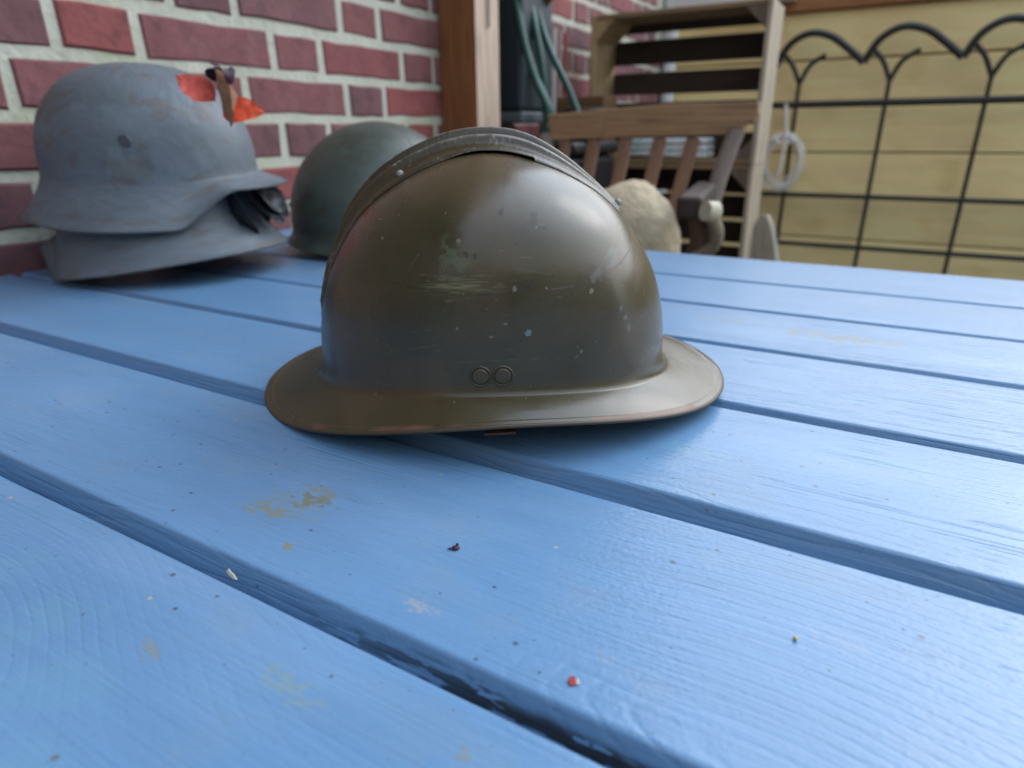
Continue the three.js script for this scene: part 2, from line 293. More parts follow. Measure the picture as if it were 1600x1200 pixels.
  const F0 = [[-0.175, 0.08, 0.005, 0.003, TAN, 0.5, 200], [-0.125, 0.092, 0.012, 0.004, [0.2, 0.28, 0.25], 0.5, 160], [-0.23, 0.05, 0.06, 0.03, TEAL, 0.12, 30], [-0.07, 0.098, 0.003, 0.002, TAN, 0.5, 300]];
  const F2 = [[-0.06, 0.052, 0.02, 0.006, TEAL, 0.35, 160], [0.02, 0.08, 0.02, 0.006, TEAL, 0.3, 160]];
  const F3 = [[-0.02, 0.02, 0.01, 0.004, TEAL, 0.4, 140], [0.05, 0.08, 0.03, 0.01, TAN, 0.2, 90]];
  const F4 = [[-0.02, 0.06, 0.045, 0.012, TAN, 0.55, 70], [-0.1, 0.07, 0.02, 0.01, TAN, 0.4, 80], [-0.55, 0.07, 0.02, 0.02, GREY, 0.3, 60]];
  const paints = { 2: [4, F0, 2048, 384, 0.75, -0.5], 3: [1, F1, 2048, 384, 0.75, -0.5, 1], 4: [2, F2, 2048, 384, 0.75, -0.45], 5: [6, F3], 6: [7, F4] };
  NEAR.forEach((v0, i) => {
    const pa = paints[i] ?? [20 + i, []], len = pa[4] ?? 0.9, org = pa[5] ?? -0.6;
    const map = paint(...pa); map.repeat.set(1 / len, 1 / 0.18); map.offset.set(-org / len, 0.03 / 0.18);
    const g = grains[i === 3 ? 0 : i % 3], off = i === 3 ? 0.62 - (-0.0) / 0.6 : (i * 0.37) % 1;
    const bump = withRepeat(g, 1 / 0.6, 1 / 0.15, off, 0.02 / 0.15 + (i === 3 ? 0.15 : 0));
    const mat = new THREE.MeshPhysicalMaterial({ color: 0xffffff, map, ior: 1.55, roughness: 0.31, bumpMap: bump, bumpScale: 0.00048, specularIntensity: 1 });
    const r0 = [[0.006, 0.01], [0.006, 0.01], [0.006, 0.01], [0.0062, 0.0145], [0.0072, 0.0165], [0.005, 0.011], [0.004, 0.006], [0.004, 0.006], [0.004, 0.006]][i];
    part(table, 'plank', plankGeo(v0, FAR[i], r0, 0.0032, 0.024, 0.0), mat);
  });
  const bm = std(lin(...BLUE), 0.5, { map: MOT });
  for (const x of [-0.6, 0.1, 0.85]) part(table, 'batten', rbox(0.07, 0.03, 1.0, 0.003), bm, [x, -0.0395, -0.29]);
  for (const [x, v] of [[-0.78, -0.16], [-0.78, 0.75], [1.03, -0.16], [1.03, 0.75]]) part(table, 'leg', rbox(0.07, 0.685, 0.07, 0.004), bm, [x, -0.0245 - 0.3425 - 0.03, -v]);
  for (const v of [-0.155, 0.745]) part(table, 'apron', rbox(1.72, 0.09, 0.022, 0.003), bm, [0.125, -0.1, -v + (v > 0 ? 0.05 : -0.05)]);
}

// ---------- the brown crested helmet ----------
{
  const cen = [-0.0113, -0.3739];   // in the camera's ground frame (right, back)
  const c = Math.cos(YAW), s = Math.sin(YAW);
  const pos = [c * cen[0] + s * cen[1], TABLE + 0.0008, -s * cen[0] + c * cen[1]];
  const H = thing('crested_helmet', 'large scuffed brown steel helmet with ribbed crest and flared brim in the foreground', 'helmet', pos, YAW - 0.0051);
  const spow = (x, p) => Math.sign(x) * Math.pow(Math.abs(x), p);
  const rim = (th) => { const C = Math.cos(th), S = Math.sin(th), n = 2 / 1.80; return new THREE.Vector3(0.140 * spow(C, n), 0.0102 + 0.0032 * C + 0.0012 * S - 0.0045 * Math.cos(2 * th) + 0.0011 * Math.sin(2 * th) - 0.0007 * Math.cos(3 * th) - 0.0048 * Math.sin(3 * th), 0.1072 * spow(S, n) * (1 + 0.0213 * C)); };
  const PR = [[0, 0.1385], [0.012, 0.1377], [0.022, 0.1356], [0.038, 0.1295], [0.0515, 0.1222], [0.0642, 0.1135], [0.0742, 0.1045], [0.0828, 0.0940], [0.0914, 0.081], [0.0970, 0.0675], [0.1002, 0.053], [0.1012, 0.041], [0.1016, 0.030]];
  const prof = new THREE.CatmullRomCurve3(PR.map(([x, y]) => new THREE.Vector3(x, y, 0)), false, 'centripetal');
  const PT = prof.getSpacedPoints(200);
  const profAt = (t) => { const k = Math.min(199.999, Math.max(0, t * 200)), i = Math.floor(k), f = k - i; return [mix(PT[i].x, PT[i + 1].x, f), mix(PT[i].y, PT[i + 1].y, f)]; };
  const yj = (th) => 0.0255 - 0.006 * Math.cos(2 * th) + 0.0015 * Math.cos(th);
  const ZG = (r) => 1 - Math.pow(1 - Math.min(1, r / 0.1037), 1.75), SD = 0.66, SF = 0.72;
  function pt(th, q) {
    const C = Math.cos(th), S = Math.sin(th), n = 2 / 2.06, W = 0.85;
    const dome = (t) => { const [r, y] = profAt(t); return new THREE.Vector3(r * spow(C, n), y + (yj(th) - 0.030) * sm(0.35, 1, t), W * 0.1037 * ZG(r) * spow(S, n)); };
    const J = new THREE.Vector3(0.1018 * spow(C, n), yj(th) - 0.0025, W * 0.1036 * spow(S, n)), Rm = rim(th);
    const brim = (u) => { const p = J.clone().lerp(Rm, u); p.y += 0.0009 * 4 * u * (1 - u); if (u > 0.0) p.y += 0.00045 * sm(0.87, 0.9, u) ; return p; };
    if (q <= SD) return dome(q / SD * 0.973);
    if (q < SF) { const k = (q - SD) / (SF - SD), a = dome(0.973), b = brim(0.13); return a.multiplyScalar((1 - k) * (1 - k)).addScaledVector(J, 2 * k * (1 - k)).addScaledVector(b, k * k); }
    return brim(mix(0.13, 1, (q - SF) / (1 - SF)));
  }
  const NT = 256, NS = 190;
  const grid = (fn, nt, ns) => { const pos = [], uv = [], idx = []; for (let i = 0; i <= nt; i++) for (let j = 0; j <= ns; j++) { const p = fn(i / nt, j / ns); pos.push(p.x, p.y, p.z); uv.push(i / nt, j / ns); } for (let i = 0; i < nt; i++) for (let j = 0; j < ns; j++) { const a = i * (ns + 1) + j, b = a + ns + 1; idx.push(a, a + 1, b, b, a + 1, b + 1); } const g = new THREE.BufferGeometry(); g.setAttribute('position', new THREE.Float32BufferAttribute(pos, 3)); g.setAttribute('uv', new THREE.Float32BufferAttribute(uv, 2)); g.setIndex(idx); g.computeVertexNormals(); return g; };
  // dents: shallow dimples near the left crown
  const dent = (p) => { if (p.z < 0) return p; const d1 = Math.exp(-(Math.pow((p.x + 0.022) / 0.010, 2) + Math.pow((p.y - 0.098) / 0.010, 2))); const k = 1 - 0.014 * d1; p.x *= mix(1, k, 0.4); p.z *= k; return p; };
  const sg = grid((u, v) => dent(pt(u * 2 * Math.PI, v)), NT, NS);
  // close the seam normals at u=0/1
  { const n = sg.attributes.normal; for (let j = 0; j <= NS; j++) { const a = j, b = NT * (NS + 1) + j, x = n.getX(a) + n.getX(b), y = n.getY(a) + n.getY(b), z = n.getZ(a) + n.getZ(b), l = Math.hypot(x, y, z); for (const k of [a, b]) n.setXYZ(k, x / l, y / l, z / l); } }
  // paint, wear and scratches in (angle, profile) space; features placed by side view x, y in metres
  const chips = [[-0.0028 + 0.005, 0.058, 0.0012, 0.0006, 1], [0.0195, 0.0595, 0.0013, 0.0019, 2], [0.0072, 0.1127, 0.0016, 0.0013, 3], [0.0225, 0.110, 0.0016, 0.0022, 3], [0.027, 0.1055, 0.0015, 0.0006, 3], [-0.0135, 0.062, 0.0007, 0.0011, 1], [0.009, 0.064, 0.001, 0.0005, 1], [0.0455, 0.0475, 0.0009, 0.0009, 1], [0.043, 0.0445, 0.0012, 0.0018, 4], [0.0145, 0.0975, 0.0032, 0.0016, 5], [0.018, 0.0955, 0.0012, 0.0018, 5], [-0.019, 0.042, 0.0011, 0.0009, 3], [0.02, 0.0815, 0.001, 0.0022, 3], [0.0255, 0.0745, 0.0013, 0.0013, 3], [0.0625, 0.089, 0.004, 0.0036, 4], [0.052, 0.083, 0.003, 0.003, 4], [0.05, 0.076, 0.001, 0.001, 1], [-0.05, 0.10, 0.0007, 0.0007, 1], [0.0135, 0.080, 0.0008, 0.0012, 1], [0.028, 0.0795, 0.0009, 0.001, 1], [-0.012, 0.101, 0.0006, 0.0006, 1], [-0.0085, 0.0955, 0.0013, 0.0013, 3], [-0.0045, 0.0945, 0.0012, 0.0014, 3]];
  const Rr = rng(19); for (let i = 0; i < 130; i++) chips.push([-0.09 + Rr() * 0.18, 0.022 + Rr() * 0.10, 0.00018 + Rr() * Rr() * 0.0004, 0.00018 + Rr() * Rr() * 0.0005, Rr() > 0.4 ? 3 : 1]);
  const scr = []; for (let i = 0; i < 60; i++) { const x = -0.08 + Rr() * 0.16, y = 0.034 + Rr() * 0.085, a = (Rr() - 0.5) * (Rr() > 0.7 ? 2.4 : 0.5), l = 0.002 + Rr() * Rr() * 0.016; scr.push([x, y, x + l * Math.cos(a), y + l * Math.sin(a), 0.00012 + Rr() * 0.00012, Rr() > 0.4 ? 1 : 0]); }
  // long curved scrapes seen across the side
  const arc = (pts, w, t) => { for (let i = 0; i + 1 < pts.length; i++) scr.push([...pts[i], ...pts[i + 1], w, t]); };
  arc([[0.016, 0.0795], [0.03, 0.0785], [0.042, 0.0795], [0.055, 0.082], [0.066, 0.086], [0.075, 0.092]], 0.0005, 0); arc([[0.03, 0.0788], [0.041, 0.0795]], 0.0003, 1); arc([[0.03, 0.0735], [0.0355, 0.0755], [0.048, 0.080], [0.06, 0.0875]], 0.00028, 0); arc([[0.0298, 0.0735], [0.0345, 0.0752]], 0.0004, 1);
  arc([[-0.05, 0.0825], [-0.04, 0.081], [-0.02, 0.0785], [-0.005, 0.0775], [0.016, 0.0785]], 0.0003, 0); arc([[-0.018, 0.0745], [-0.006, 0.0768]], 0.0006, 1); arc([[-0.03, 0.086], [-0.012, 0.0855], [0.0, 0.0865]], 0.0003, 1); arc([[0.066, 0.0655], [0.0685, 0.0605], [0.071, 0.0535]], 0.0011, 4); arc([[-0.015, 0.0455], [0.0, 0.046], [0.02, 0.0465], [0.035, 0.0455]], 0.0002, 1); arc([[-0.05, 0.05], [-0.04, 0.0465], [-0.025, 0.042]], 0.0002, 1);
  const TW = 2048, THh = 1024, cell = 0.004, bins = new Map(); const put = (x0, x1, y0, y1, it) => { for (let i = Math.floor(x0 / cell); i <= Math.floor(x1 / cell); i++) for (let j = Math.floor(y0 / cell); j <= Math.floor(y1 / cell); j++) { const k = i * 1000 + j; (bins.get(k) ?? bins.set(k, []).get(k)).push(it); } };
  chips.forEach((q) => put(q[0] - 2 * q[2], q[0] + 2 * q[2], q[1] - 2 * q[3], q[1] + 2 * q[3], ['c', ...q])); scr.forEach((q) => put(Math.min(q[0], q[2]) - 0.002, Math.max(q[0], q[2]) + 0.002, Math.min(q[1], q[3]) - 0.002, Math.max(q[1], q[3]) + 0.002, ['s', ...q]));
  const rgh = new Float32Array(TW * THh), PC = 512, PS = 256, cache = []; for (let i = 0; i <= PC; i++) { cache.push([]); for (let j = 0; j <= PS; j++) cache[i].push(pt(i / PC * 2 * Math.PI, j / PS)); }
  const look = (u, v) => { const a = u * PC, b = v * PS, i = Math.min(PC - 1, a | 0), j = Math.min(PS - 1, b | 0), f = a - i, g = b - j, A = cache[i][j], B = cache[i + 1][j], D = cache[i][j + 1], E = cache[i + 1][j + 1]; return [0, 1, 2].map((k) => { const K = 'xyz'[k]; return mix(mix(A[K], B[K], f), mix(D[K], E[K], f), g); }); };
  let wi = 0;
  const map = tex8(TW, THh, (u, v, o) => {
    const [x, y, z] = look(u, v), sx = x * 1, w = z > 0 ? 1 : 0;
    const n1 = fbm(x * 22 + 40, y * 22 + 20 + z * 12 + 9, 4), n2 = fbm(x * 90 + 60, y * 90 + z * 60 + 60, 4), n3 = vn(u * 900, v * 420, 900, 420);
    let k = 1 + 0.35 * (n1 - 0.5) + 0.22 * (n2 - 0.5) + 0.10 * (n3 - 0.5);
    let r = 0.060 * k, g = 0.0465 * k, b = 0.0205 * k, ro = 0.28 + 0.22 * (n1 - 0.5) + 0.16 * (n2 - 0.5) + 0.05 * sm(0.4, 0.75, fbm(x * 45 + 70, y * 45 + 90, 4));
    const warm = sm(0.5, 0.75, fbm(x * 30 + 5, y * 30 + 77, 3)); r = mix(r, 0.115, warm * 0.35); g = mix(g, 0.07, warm * 0.35); b = mix(b, 0.034, warm * 0.35);
    if (w && v < SD) {
      // greenish worn paint and the scraped yellowish band below it
      const gp = Math.exp(-(Math.pow((x + 0.0135 + (y - 0.09) * 0.25) / 0.0085, 2) + Math.pow((y - 0.094) / 0.010, 2))) * 1.1, a1 = Math.min(1, gp) * (0.35 * sm(0.2, 0.8, gp) + sm(0.47, 0.62, fbm(x * 260 + 40, y * 260 + 11, 5) + 0.12 * (gp - 0.6))); r = mix(r, 0.105, a1 * 0.5); g = mix(g, 0.115, a1 * 0.5); b = mix(b, 0.06, a1 * 0.5);
      const bp = Math.exp(-(Math.pow((x + 0.012) / 0.020, 2) + Math.pow((y - 0.0815 - 0.05 * (x + 0.01)) / 0.0042, 2))), a2 = Math.min(1, bp) * (0.25 * sm(0.2, 0.9, bp) + 0.9 * sm(0.47, 0.63, fbm(x * 150 + 9, y * 1500 + 9, 4) + 0.1 * (bp - 0.6))); r = mix(r, 0.18, a2 * 0.8); g = mix(g, 0.155, a2 * 0.8); b = mix(b, 0.08, a2 * 0.8);
      // red lead showing beside the crest
      const rp = Math.exp(-(Math.pow(((x + 0.0745) * 0.75 - (y - 0.0925) * 0.66) / 0.0055, 2) + Math.pow(((x + 0.0745) * 0.66 + (y - 0.0925) * 0.75) / 0.020, 2))); r = mix(r, 0.19, rp * 0.85); g = mix(g, 0.042, rp * 0.85); b = mix(b, 0.025, rp * 0.85);
      ro += 0.08 * a1 + 0.05 * a2;
    }
    if (v > 0.94) { const e = sm(0.94, 0.985, v) * sm(0.5, 0.68, fbm(x * 45 + 50, z * 45 + 50, 4) - 0.06 + (z > 0 ? 0.2 * sm(0.035, 0.06, x) * sm(0.125, 0.1, x) : 0)); r = mix(r, 0.17, e * 0.75); g = mix(g, 0.075, e * 0.75); b = mix(b, 0.045, e * 0.75); ro += 0.2 * e; }
    if (w) for (const it of bins.get(Math.floor(sx / cell) * 1000 + Math.floor(y / cell)) ?? []) {
      let a = 0, t;
      if (it[0] === 'c') { const d = Math.hypot((sx - it[1]) / it[3], (y - it[2]) / it[4]) + (n2 - 0.5) * 1.3 + (fbm(x * 700 + 3, y * 700 + 5, 2) - 0.5) * 1.2; a = sm(1.15, 0.75, d); t = it[5]; if (t === 3) a *= 0.75; if (t === 4) a *= 0.32 * sm(0.35, 0.6, fbm(x * 300, y * 300, 2)); if (t === 5) a *= 0.6 * sm(0.4, 0.6, n2); }
      else { const dx = it[3] - it[1], dy = it[4] - it[2], l2 = dx * dx + dy * dy, q = Math.max(0, Math.min(1, ((sx - it[1]) * dx + (y - it[2]) * dy) / l2)), d = Math.hypot(sx - it[1] - dx * q, y - it[2] - dy * q); a = sm(it[5] * 1.4, it[5] * 0.5, d) * (it[6] ? 0.4 : 0.7) * sm(0.3, 0.6, fbm(x * 260 + 7, y * 260 + 7, 2)); t = it[6]; }
      const col = t === 1 ? [0.17, 0.145, 0.10] : t === 2 ? [0.16, 0.2, 0.19] : t === 3 ? [0.03, 0.02, 0.014] : t === 4 ? [0.17, 0.175, 0.18] : t === 5 ? [0.2, 0.1, 0.05] : [0.035, 0.028, 0.018];
      r = mix(r, col[0], a); g = mix(g, col[1], a); b = mix(b, col[2], a); ro += 0.15 * a;
    }
    o[0] = r; o[1] = g; o[2] = b; rgh[wi++] = ro;
  });
  wi = 0; const rmap = tex8(TW, THh, (u, v, o) => { o[0] = o[1] = o[2] = rgh[wi++]; }, { srgb: false });
  const bump = tex8(1024, 1024, (u, v, o) => { o[0] = o[1] = o[2] = 0.5 + 0.5 * (fbm(u * 80, v * 40, 4, 80, 40) - 0.5) + 0.2 * (fbm(u * 12, v * 6, 3, 12, 6) - 0.5); }, { srgb: false });
  const paintM = new THREE.MeshPhysicalMaterial({ map, roughnessMap: rmap, roughness: 1, bumpMap: bump, bumpScale: 0.0001, specularIntensity: 1, ior: 1.53, side: THREE.DoubleSide });
  part(H, 'shell', sg, paintM);
  const rimM = std(lin(0.07, 0.047, 0.026), 0.5, { map: MOT });
  const rc = []; for (let i = 0; i < 240; i++) { const p = rim(i / 240 * 2 * Math.PI); rc.push(p.setY(p.y - 0.0004)); }
  part(H, 'rim', new THREE.TubeGeometry(new THREE.CatmullRomCurve3(rc, true), 400, 0.0011, 8, true), rimM);
  part(H, 'liner', grid((u, v) => { const p = pt(u * 2 * Math.PI, v * 0.6); p.multiplyScalar(0.93); p.y -= 0.001; return p; }, 60, 30), std(lin(0.06, 0.03, 0.018), 0.7, { side: THREE.DoubleSide }));
  // crest: two stepped ribs and a lip that stands off over the vent
  const mid = (p) => {  // p 0 (front foot) .. 1 (rear foot)
    const t0 = -0.79, t1 = 0.475, t = mix(t0, t1, p), [r, y] = profAt(Math.abs(t)); return [Math.sign(t) * r, y + (yj(t < 0 ? Math.PI : 0) - 0.030) * sm(0.35, 1, Math.abs(t))];
  };
  const PX = [[0.0255, 0], [0.0252, 1.0], [0.0240, 1.5], [0.0205, 2.3], [0.0180, 2.7], [0.0163, 3.3], [0.0155, 4.6], [0.0150, 6.4], [0.0144, 7.5], [0.0135, 7.8], [0.0123, 7.4], [0.0112, 5.6], [0.0096, 5.0], [0.0082, 5.6], [0.0073, 8.2], [0.0066, 10.4], [0.0054, 11.0], [0.0030, 10.7], [0, 10.5]];
  // how far the dome falls away along the crest normal at sideways offset z
  const ends = [0, Math.PI].map((th) => { const a = []; for (let i = 0; i <= 300; i++) { const t = i / 300, [r, y] = profAt(t); a.push([y + (yj(th) - 0.030) * sm(0.35, 1, t), r]); } return a; });
  const radius = (y, e) => { if (y >= e[0][0]) return 1e-5; for (let i = 1; i < e.length; i++) if (y >= e[i][0]) return mix(e[i][1], e[i - 1][1], (y - e[i][0]) / (e[i - 1][0] - e[i][0] + 1e-12)); return e[300][1]; };
  function sink(x, y, nx, ny, z) { if (Math.abs(z) < 1e-5) return 0; let lo = 0, hi = 0.02; for (let k = 0; k < 22; k++) { const d = (lo + hi) / 2, X = x - nx * d, Y = y - ny * d, r = radius(Y, ends[X > 0 ? 0 : 1]), Z = 0.85 * 0.1037 * ZG(r) + 1e-6, f = Math.pow(Math.abs(X) / r, 2.06) + Math.pow(Math.abs(z) / Z, 2.06); if (f > 1) lo = d; else hi = d; } return lo; }
  const NP = 300, sec = [...PX.map(([z, h]) => [z, h]), ...PX.slice(0, -1).reverse().map(([z, h]) => [-z, h])];
  const cp = [], cu = [], cc = [], ci = [];
  const crestPt = (p, z, h) => { const e = 0.003, [x0, y0] = mid(Math.max(0, p - e)), [x1, y1] = mid(Math.min(1, p + e)), [x, y] = mid(p), l = Math.hypot(x1 - x0, y1 - y0), nx = -(y1 - y0) / l, ny = (x1 - x0) / l;
    const hs = mix(0.30, 1, sm(0.0, 0.42, p)) * mix(1, 0.16, sm(0.62, 1.0, p)), ws = mix(0.72, 1, sm(0, 0.4, p)) * mix(1, 0.72, sm(0.75, 1, p));
    const slot = sm(0.50, 0.60, p) * (1 - sm(0.742, 0.746, p)); const zz = z * ws, hh = h * 0.001 * hs + (h < 2 ? 0.0014 * slot * (h < 0.5 ? 1 : 0.75) : 0) + 0.0003;
    const drop = sink(x, y, nx, ny, zz); return new THREE.Vector3(x + nx * (hh - drop), y + ny * (hh - drop), zz); };
  const up = []; for (let k = 0; k < sec.length; k++) up.push(sec[k]);
  for (let i = 0; i <= NP; i++) for (let j = 0; j < sec.length; j++) {
    const p = i / NP, v = crestPt(p, sec[j][0], sec[j][1]); cp.push(v.x, v.y, v.z); cu.push(p, j / sec.length);
    const n = fbm(p * 130 + 10, j * 0.9 + 30, 4), n2 = fbm(p * 18 + 3, j * 0.3 + 7, 3), top = sec[j][1] > 10.4 ? 0.22 + 0.05 * sm(0.4, 0.6, p) : (sec[j][1] > 7.3 && sec[j][1] < 8) ? 0.14 + 0.04 * sm(0.45, 0.6, p) : (j < 3 ? 0.03 : -0.06), a = Math.max(0.75 * sm(0.60, 0.74, n * 0.6 + n2 * 0.4 + top * sm(0.2, 0.5, p)), (top > 0.12 ? 0.5 : 0) * sm(0.33, 0.5, p) * (0.45 + 0.9 * (n - 0.3))), k = 0.8 + 0.5 * n2;
    cc.push(mix(0.056 * k, 0.27, a), mix(0.040 * k, 0.26, a), mix(0.019 * k, 0.23, a));
  }
  for (let i = 0; i < NP; i++) for (let j = 0; j < sec.length - 1; j++) { const a = i * sec.length + j, b = a + sec.length; ci.push(a, b, a + 1, b, b + 1, a + 1); }
  const cg = new THREE.BufferGeometry(); cg.setAttribute('position', new THREE.Float32BufferAttribute(cp, 3)); cg.setAttribute('uv', new THREE.Float32BufferAttribute(cu, 2)); cg.setAttribute('color', new THREE.Float32BufferAttribute(cc, 3)); cg.setIndex(ci); cg.computeVertexNormals();
  part(H, 'crest', cg, new THREE.MeshPhysicalMaterial({ vertexColors: true, ior: 1.5, roughness: 0.36, bumpMap: withRepeat(bump, 2, 0.5), bumpScale: 0.0004, side: THREE.DoubleSide }));
  const rivet = new THREE.SphereGeometry(1, 20, 12); rivet.scale(0.0021, 0.0021, 0.0016);
  const bare = std(lin(0.26, 0.25, 0.235), 0.5, { metalness: 0.3, map: MOT });
  for (const [p, z] of [[0.395, 0.0205], [0.395, -0.0205]]) { const v = crestPt(p, z, 2.6); const m = part(H, 'rivet', rivet, bare, v.toArray()); m.rotation.x = z > 0 ? -0.5 : 0.5; }
  { const v = crestPt(0.992, 0.002, 2); part(H, 'rivet', rivet, bare, [v.x + 0.001, v.y + 0.001, v.z + 0.006]); }
  // side rivet pairs: flat heads with a rim groove
  const head = new THREE.LatheGeometry([[0, 0.0008], [0.0033, 0.00075], [0.0038, 0.0005], [0.0039, -0.0003], [0.0044, -0.0003], [0.0047, 0.00025], [0.0051, 0.0001], [0.0054, -0.0006]].map(([a, b]) => new THREE.Vector2(a, b)), 28); head.rotateX(Math.PI / 2);
  const hm = std(lin(0.075, 0.056, 0.028), 0.38, { map: MOT });
  for (const sd of [1, -1]) for (const x of [-0.0030, 0.0068]) {
    let q = 0.5; for (; q < 0.65 && pt(sd * 1.5, q).y > 0.0385; q += 0.002); const th = sd * Math.acos(x / pt(0, q).x), a = pt(th, q), b = pt(th, q + 0.02), d = b.clone().sub(a), e = pt(th + 0.02, q).sub(a), n = d.cross(e).normalize(); if (n.z * sd < 0) n.negate();
    const m = part(H, 'rivet', head, hm, a.addScaledVector(n, 0.0004).toArray()); m.quaternion.setFromUnitVectors(new THREE.Vector3(0, 0, 1), n);
  }
  // badge plate at the front foot of the crest, and the strap end under the near brim
  { const f = new THREE.Shape(); f.absarc(0, 0, 0.011, -0.35 * Math.PI - 0.6, Math.PI * 1.35 + 0.6 - 0.5, false); for (const [x, y] of [[-0.008, 0.016], [-0.005, 0.022], [-0.002, 0.018], [0, 0.027], [0.003, 0.018], [0.006, 0.022], [0.008, 0.014]].reverse()) f.lineTo(x, y);
    const g = new THREE.ExtrudeGeometry(f, { depth: 0.0012, bevelEnabled: true, bevelSize: 0.0006, bevelThickness: 0.0006, bevelSegments: 2 }); const m = part(H, 'badge', g, std(lin(0.085, 0.065, 0.036), 0.45), [-0.1035, 0.046, 0]); m.rotation.y = -Math.PI / 2; m.scale.set(0.42, 0.42, 0.8); m.position.set(-0.1003, 0.046, 0); }
  part(H, 'strap', rbox(0.015, 0.0014, 0.008, 0.0006), std(lin(0.06, 0.032, 0.022), 0.6), [0.006, 0.0158, 0.100], [0.12, 0, 0.05]);
}

// ---------- round olive helmet behind ----------
function lathe3(fn, nt, ns) { const pos = [], uv = [], idx = []; for (let i = 0; i <= nt; i++) for (let j = 0; j <= ns; j++) { const p = fn(i / nt * 2 * Math.PI, j / ns); pos.push(...p); uv.push(i / nt * 0.75, j / ns * 0.3); } for (let i = 0; i < nt; i++) for (let j = 0; j < ns; j++) { const a = i * (ns + 1) + j, b = a + ns + 1; idx.push(a, a + 1, b, b, a + 1, b + 1); } const g = new THREE.BufferGeometry(); g.setAttribute('position', new THREE.Float32BufferAttribute(pos, 3)); g.setAttribute('uv', new THREE.Float32BufferAttribute(uv, 2)); g.setIndex(idx); g.computeVertexNormals(); return g; }
const wearTone = tex8(1024, 512, (u, v, o) => {
  const n = fbm(u * 8, v * 8, 5, 8, 8), p = sm(0.60, 0.72, fbm(u * 20 + 3, v * 14 + 8, 5, 20, 14)), rst = sm(0.60, 0.68, fbm(u * 30 + 13, v * 26 + 2, 5, 30, 26)), scr = sm(0.70, 0.78, fbm(u * 12 + 9, v * 150, 3, 12, 150)) * sm(0.5, 0.6, n), k = 0.66 + 0.6 * n;
  o[0] = mix(k * mix(0.92, 1.35, p) + 0.3 * scr, 0.85, rst * 0.45); o[1] = mix(k * mix(0.92, 1.3, p) + 0.3 * scr, 0.5, rst * 0.45); o[2] = mix(k * mix(0.92, 1.22, p) + 0.3 * scr, 0.32, rst * 0.45);
});
{
  const H = thing('round_helmet', 'smooth rounded dark olive green steel helmet behind the crested helmet', 'helmet', [-0.602, TABLE, -0.695], YAW);
  const m = new THREE.MeshPhysicalMaterial({ color: lin(0.068, 0.082, 0.066), roughness: 0.42, map: withRepeat(wearTone, 1.4, 3), bumpMap: withRepeat(rough8, 3, 3), bumpScale: 0.0006, side: THREE.DoubleSide });
  const yr = (a) => 0.010 + 0.004 * Math.cos(2 * a) - 0.002 * Math.cos(a);
  part(H, 'shell', lathe3((a, s) => { const R = 0.119, cy = 0.043; let r, y; if (s < 0.82) { const t = s / 0.82 * 1.66; r = R * Math.sin(t); y = cy + R * 1.0 * Math.cos(t); } else { const k = (s - 0.82) / 0.18, t = 1.66; r = R * Math.sin(t) + 0.0085 * k * k; y = mix(cy + R * Math.cos(t), yr(a), k); } return [r * Math.cos(a) * 1.0, y, r * Math.sin(a) * 0.95]; }, 96, 50), m);
  const rc = []; for (let i = 0; i < 60; i++) { const a = i / 60 * 2 * Math.PI, r = 0.119 * Math.sin(1.66) + 0.0085; rc.push(new THREE.Vector3(r * Math.cos(a), yr(a), r * Math.sin(a) * 0.95)); }
  part(H, 'rim', new THREE.TubeGeometry(new THREE.CatmullRomCurve3(rc, true), 120, 0.0012, 6, true), m);
  for (const a of [0.3, 1.6, 2.9, 4.7]) part(H, 'rivet', new THREE.SphereGeometry(0.004, 10, 8), m, [0.116 * Math.cos(a), 0.06, 0.111 * Math.sin(a)]);
  part(H, 'liner', lathe3((a, s) => { const t = 0.3 + s * 1.25; return [0.108 * Math.sin(t) * Math.cos(a), 0.03 + 0.1 * Math.cos(t), 0.103 * Math.sin(t) * Math.sin(a)]; }, 40, 14), std(lin(0.03, 0.022, 0.018), 0.8, { side: THREE.DoubleSide }));
}

const leaf = (len, wid, curl, cup, seed) => {   // thin curled blade, both faces and an edge
    const NU = 26, NV = 12, P = (u, v, th) => { const w = wid * Math.pow(Math.sin(Math.PI * Math.pow(u, 0.75)), 0.8) * (1 + 0.18 * (fbm(u * 9 + seed, 3) - 0.5)), a = curl * u, x = curl ? Math.sin(a) / curl * len : u * len, y = (curl ? (1 - Math.cos(a)) / curl : 0) * len + cup * v * v * w * 0.35 + 0.004 * (fbm(u * 6 + seed, v * 2 + 9 + seed, 3) - 0.5) + th * (1 - v * v) * Math.sin(Math.PI * Math.min(0.98, u + 0.02)); return [x, y, v * w]; };
    const pos = [], idx = []; for (const th of [0.0009, -0.0009]) for (let i = 0; i <= NU; i++) for (let k = 0; k <= NV; k++) pos.push(...P(i / NU, k / NV * 2 - 1, th));
    const M = (NU + 1) * (NV + 1); for (let f = 0; f < 2; f++) for (let i = 0; i < NU; i++) for (let k = 0; k < NV; k++) { const a = f * M + i * (NV + 1) + k, b = a + NV + 1; f ? idx.push(a, b, a + 1, b, b + 1, a + 1) : idx.push(a, a + 1, b, b, a + 1, b + 1); }
    const g = new THREE.BufferGeometry(); g.setAttribute('position', new THREE.Float32BufferAttribute(pos, 3)); g.setAttribute('uv', new THREE.Float32BufferAttribute(pos.filter((_, q) => q % 3 !== 1), 2)); g.setIndex(idx); g.computeVertexNormals(); return g;
  };

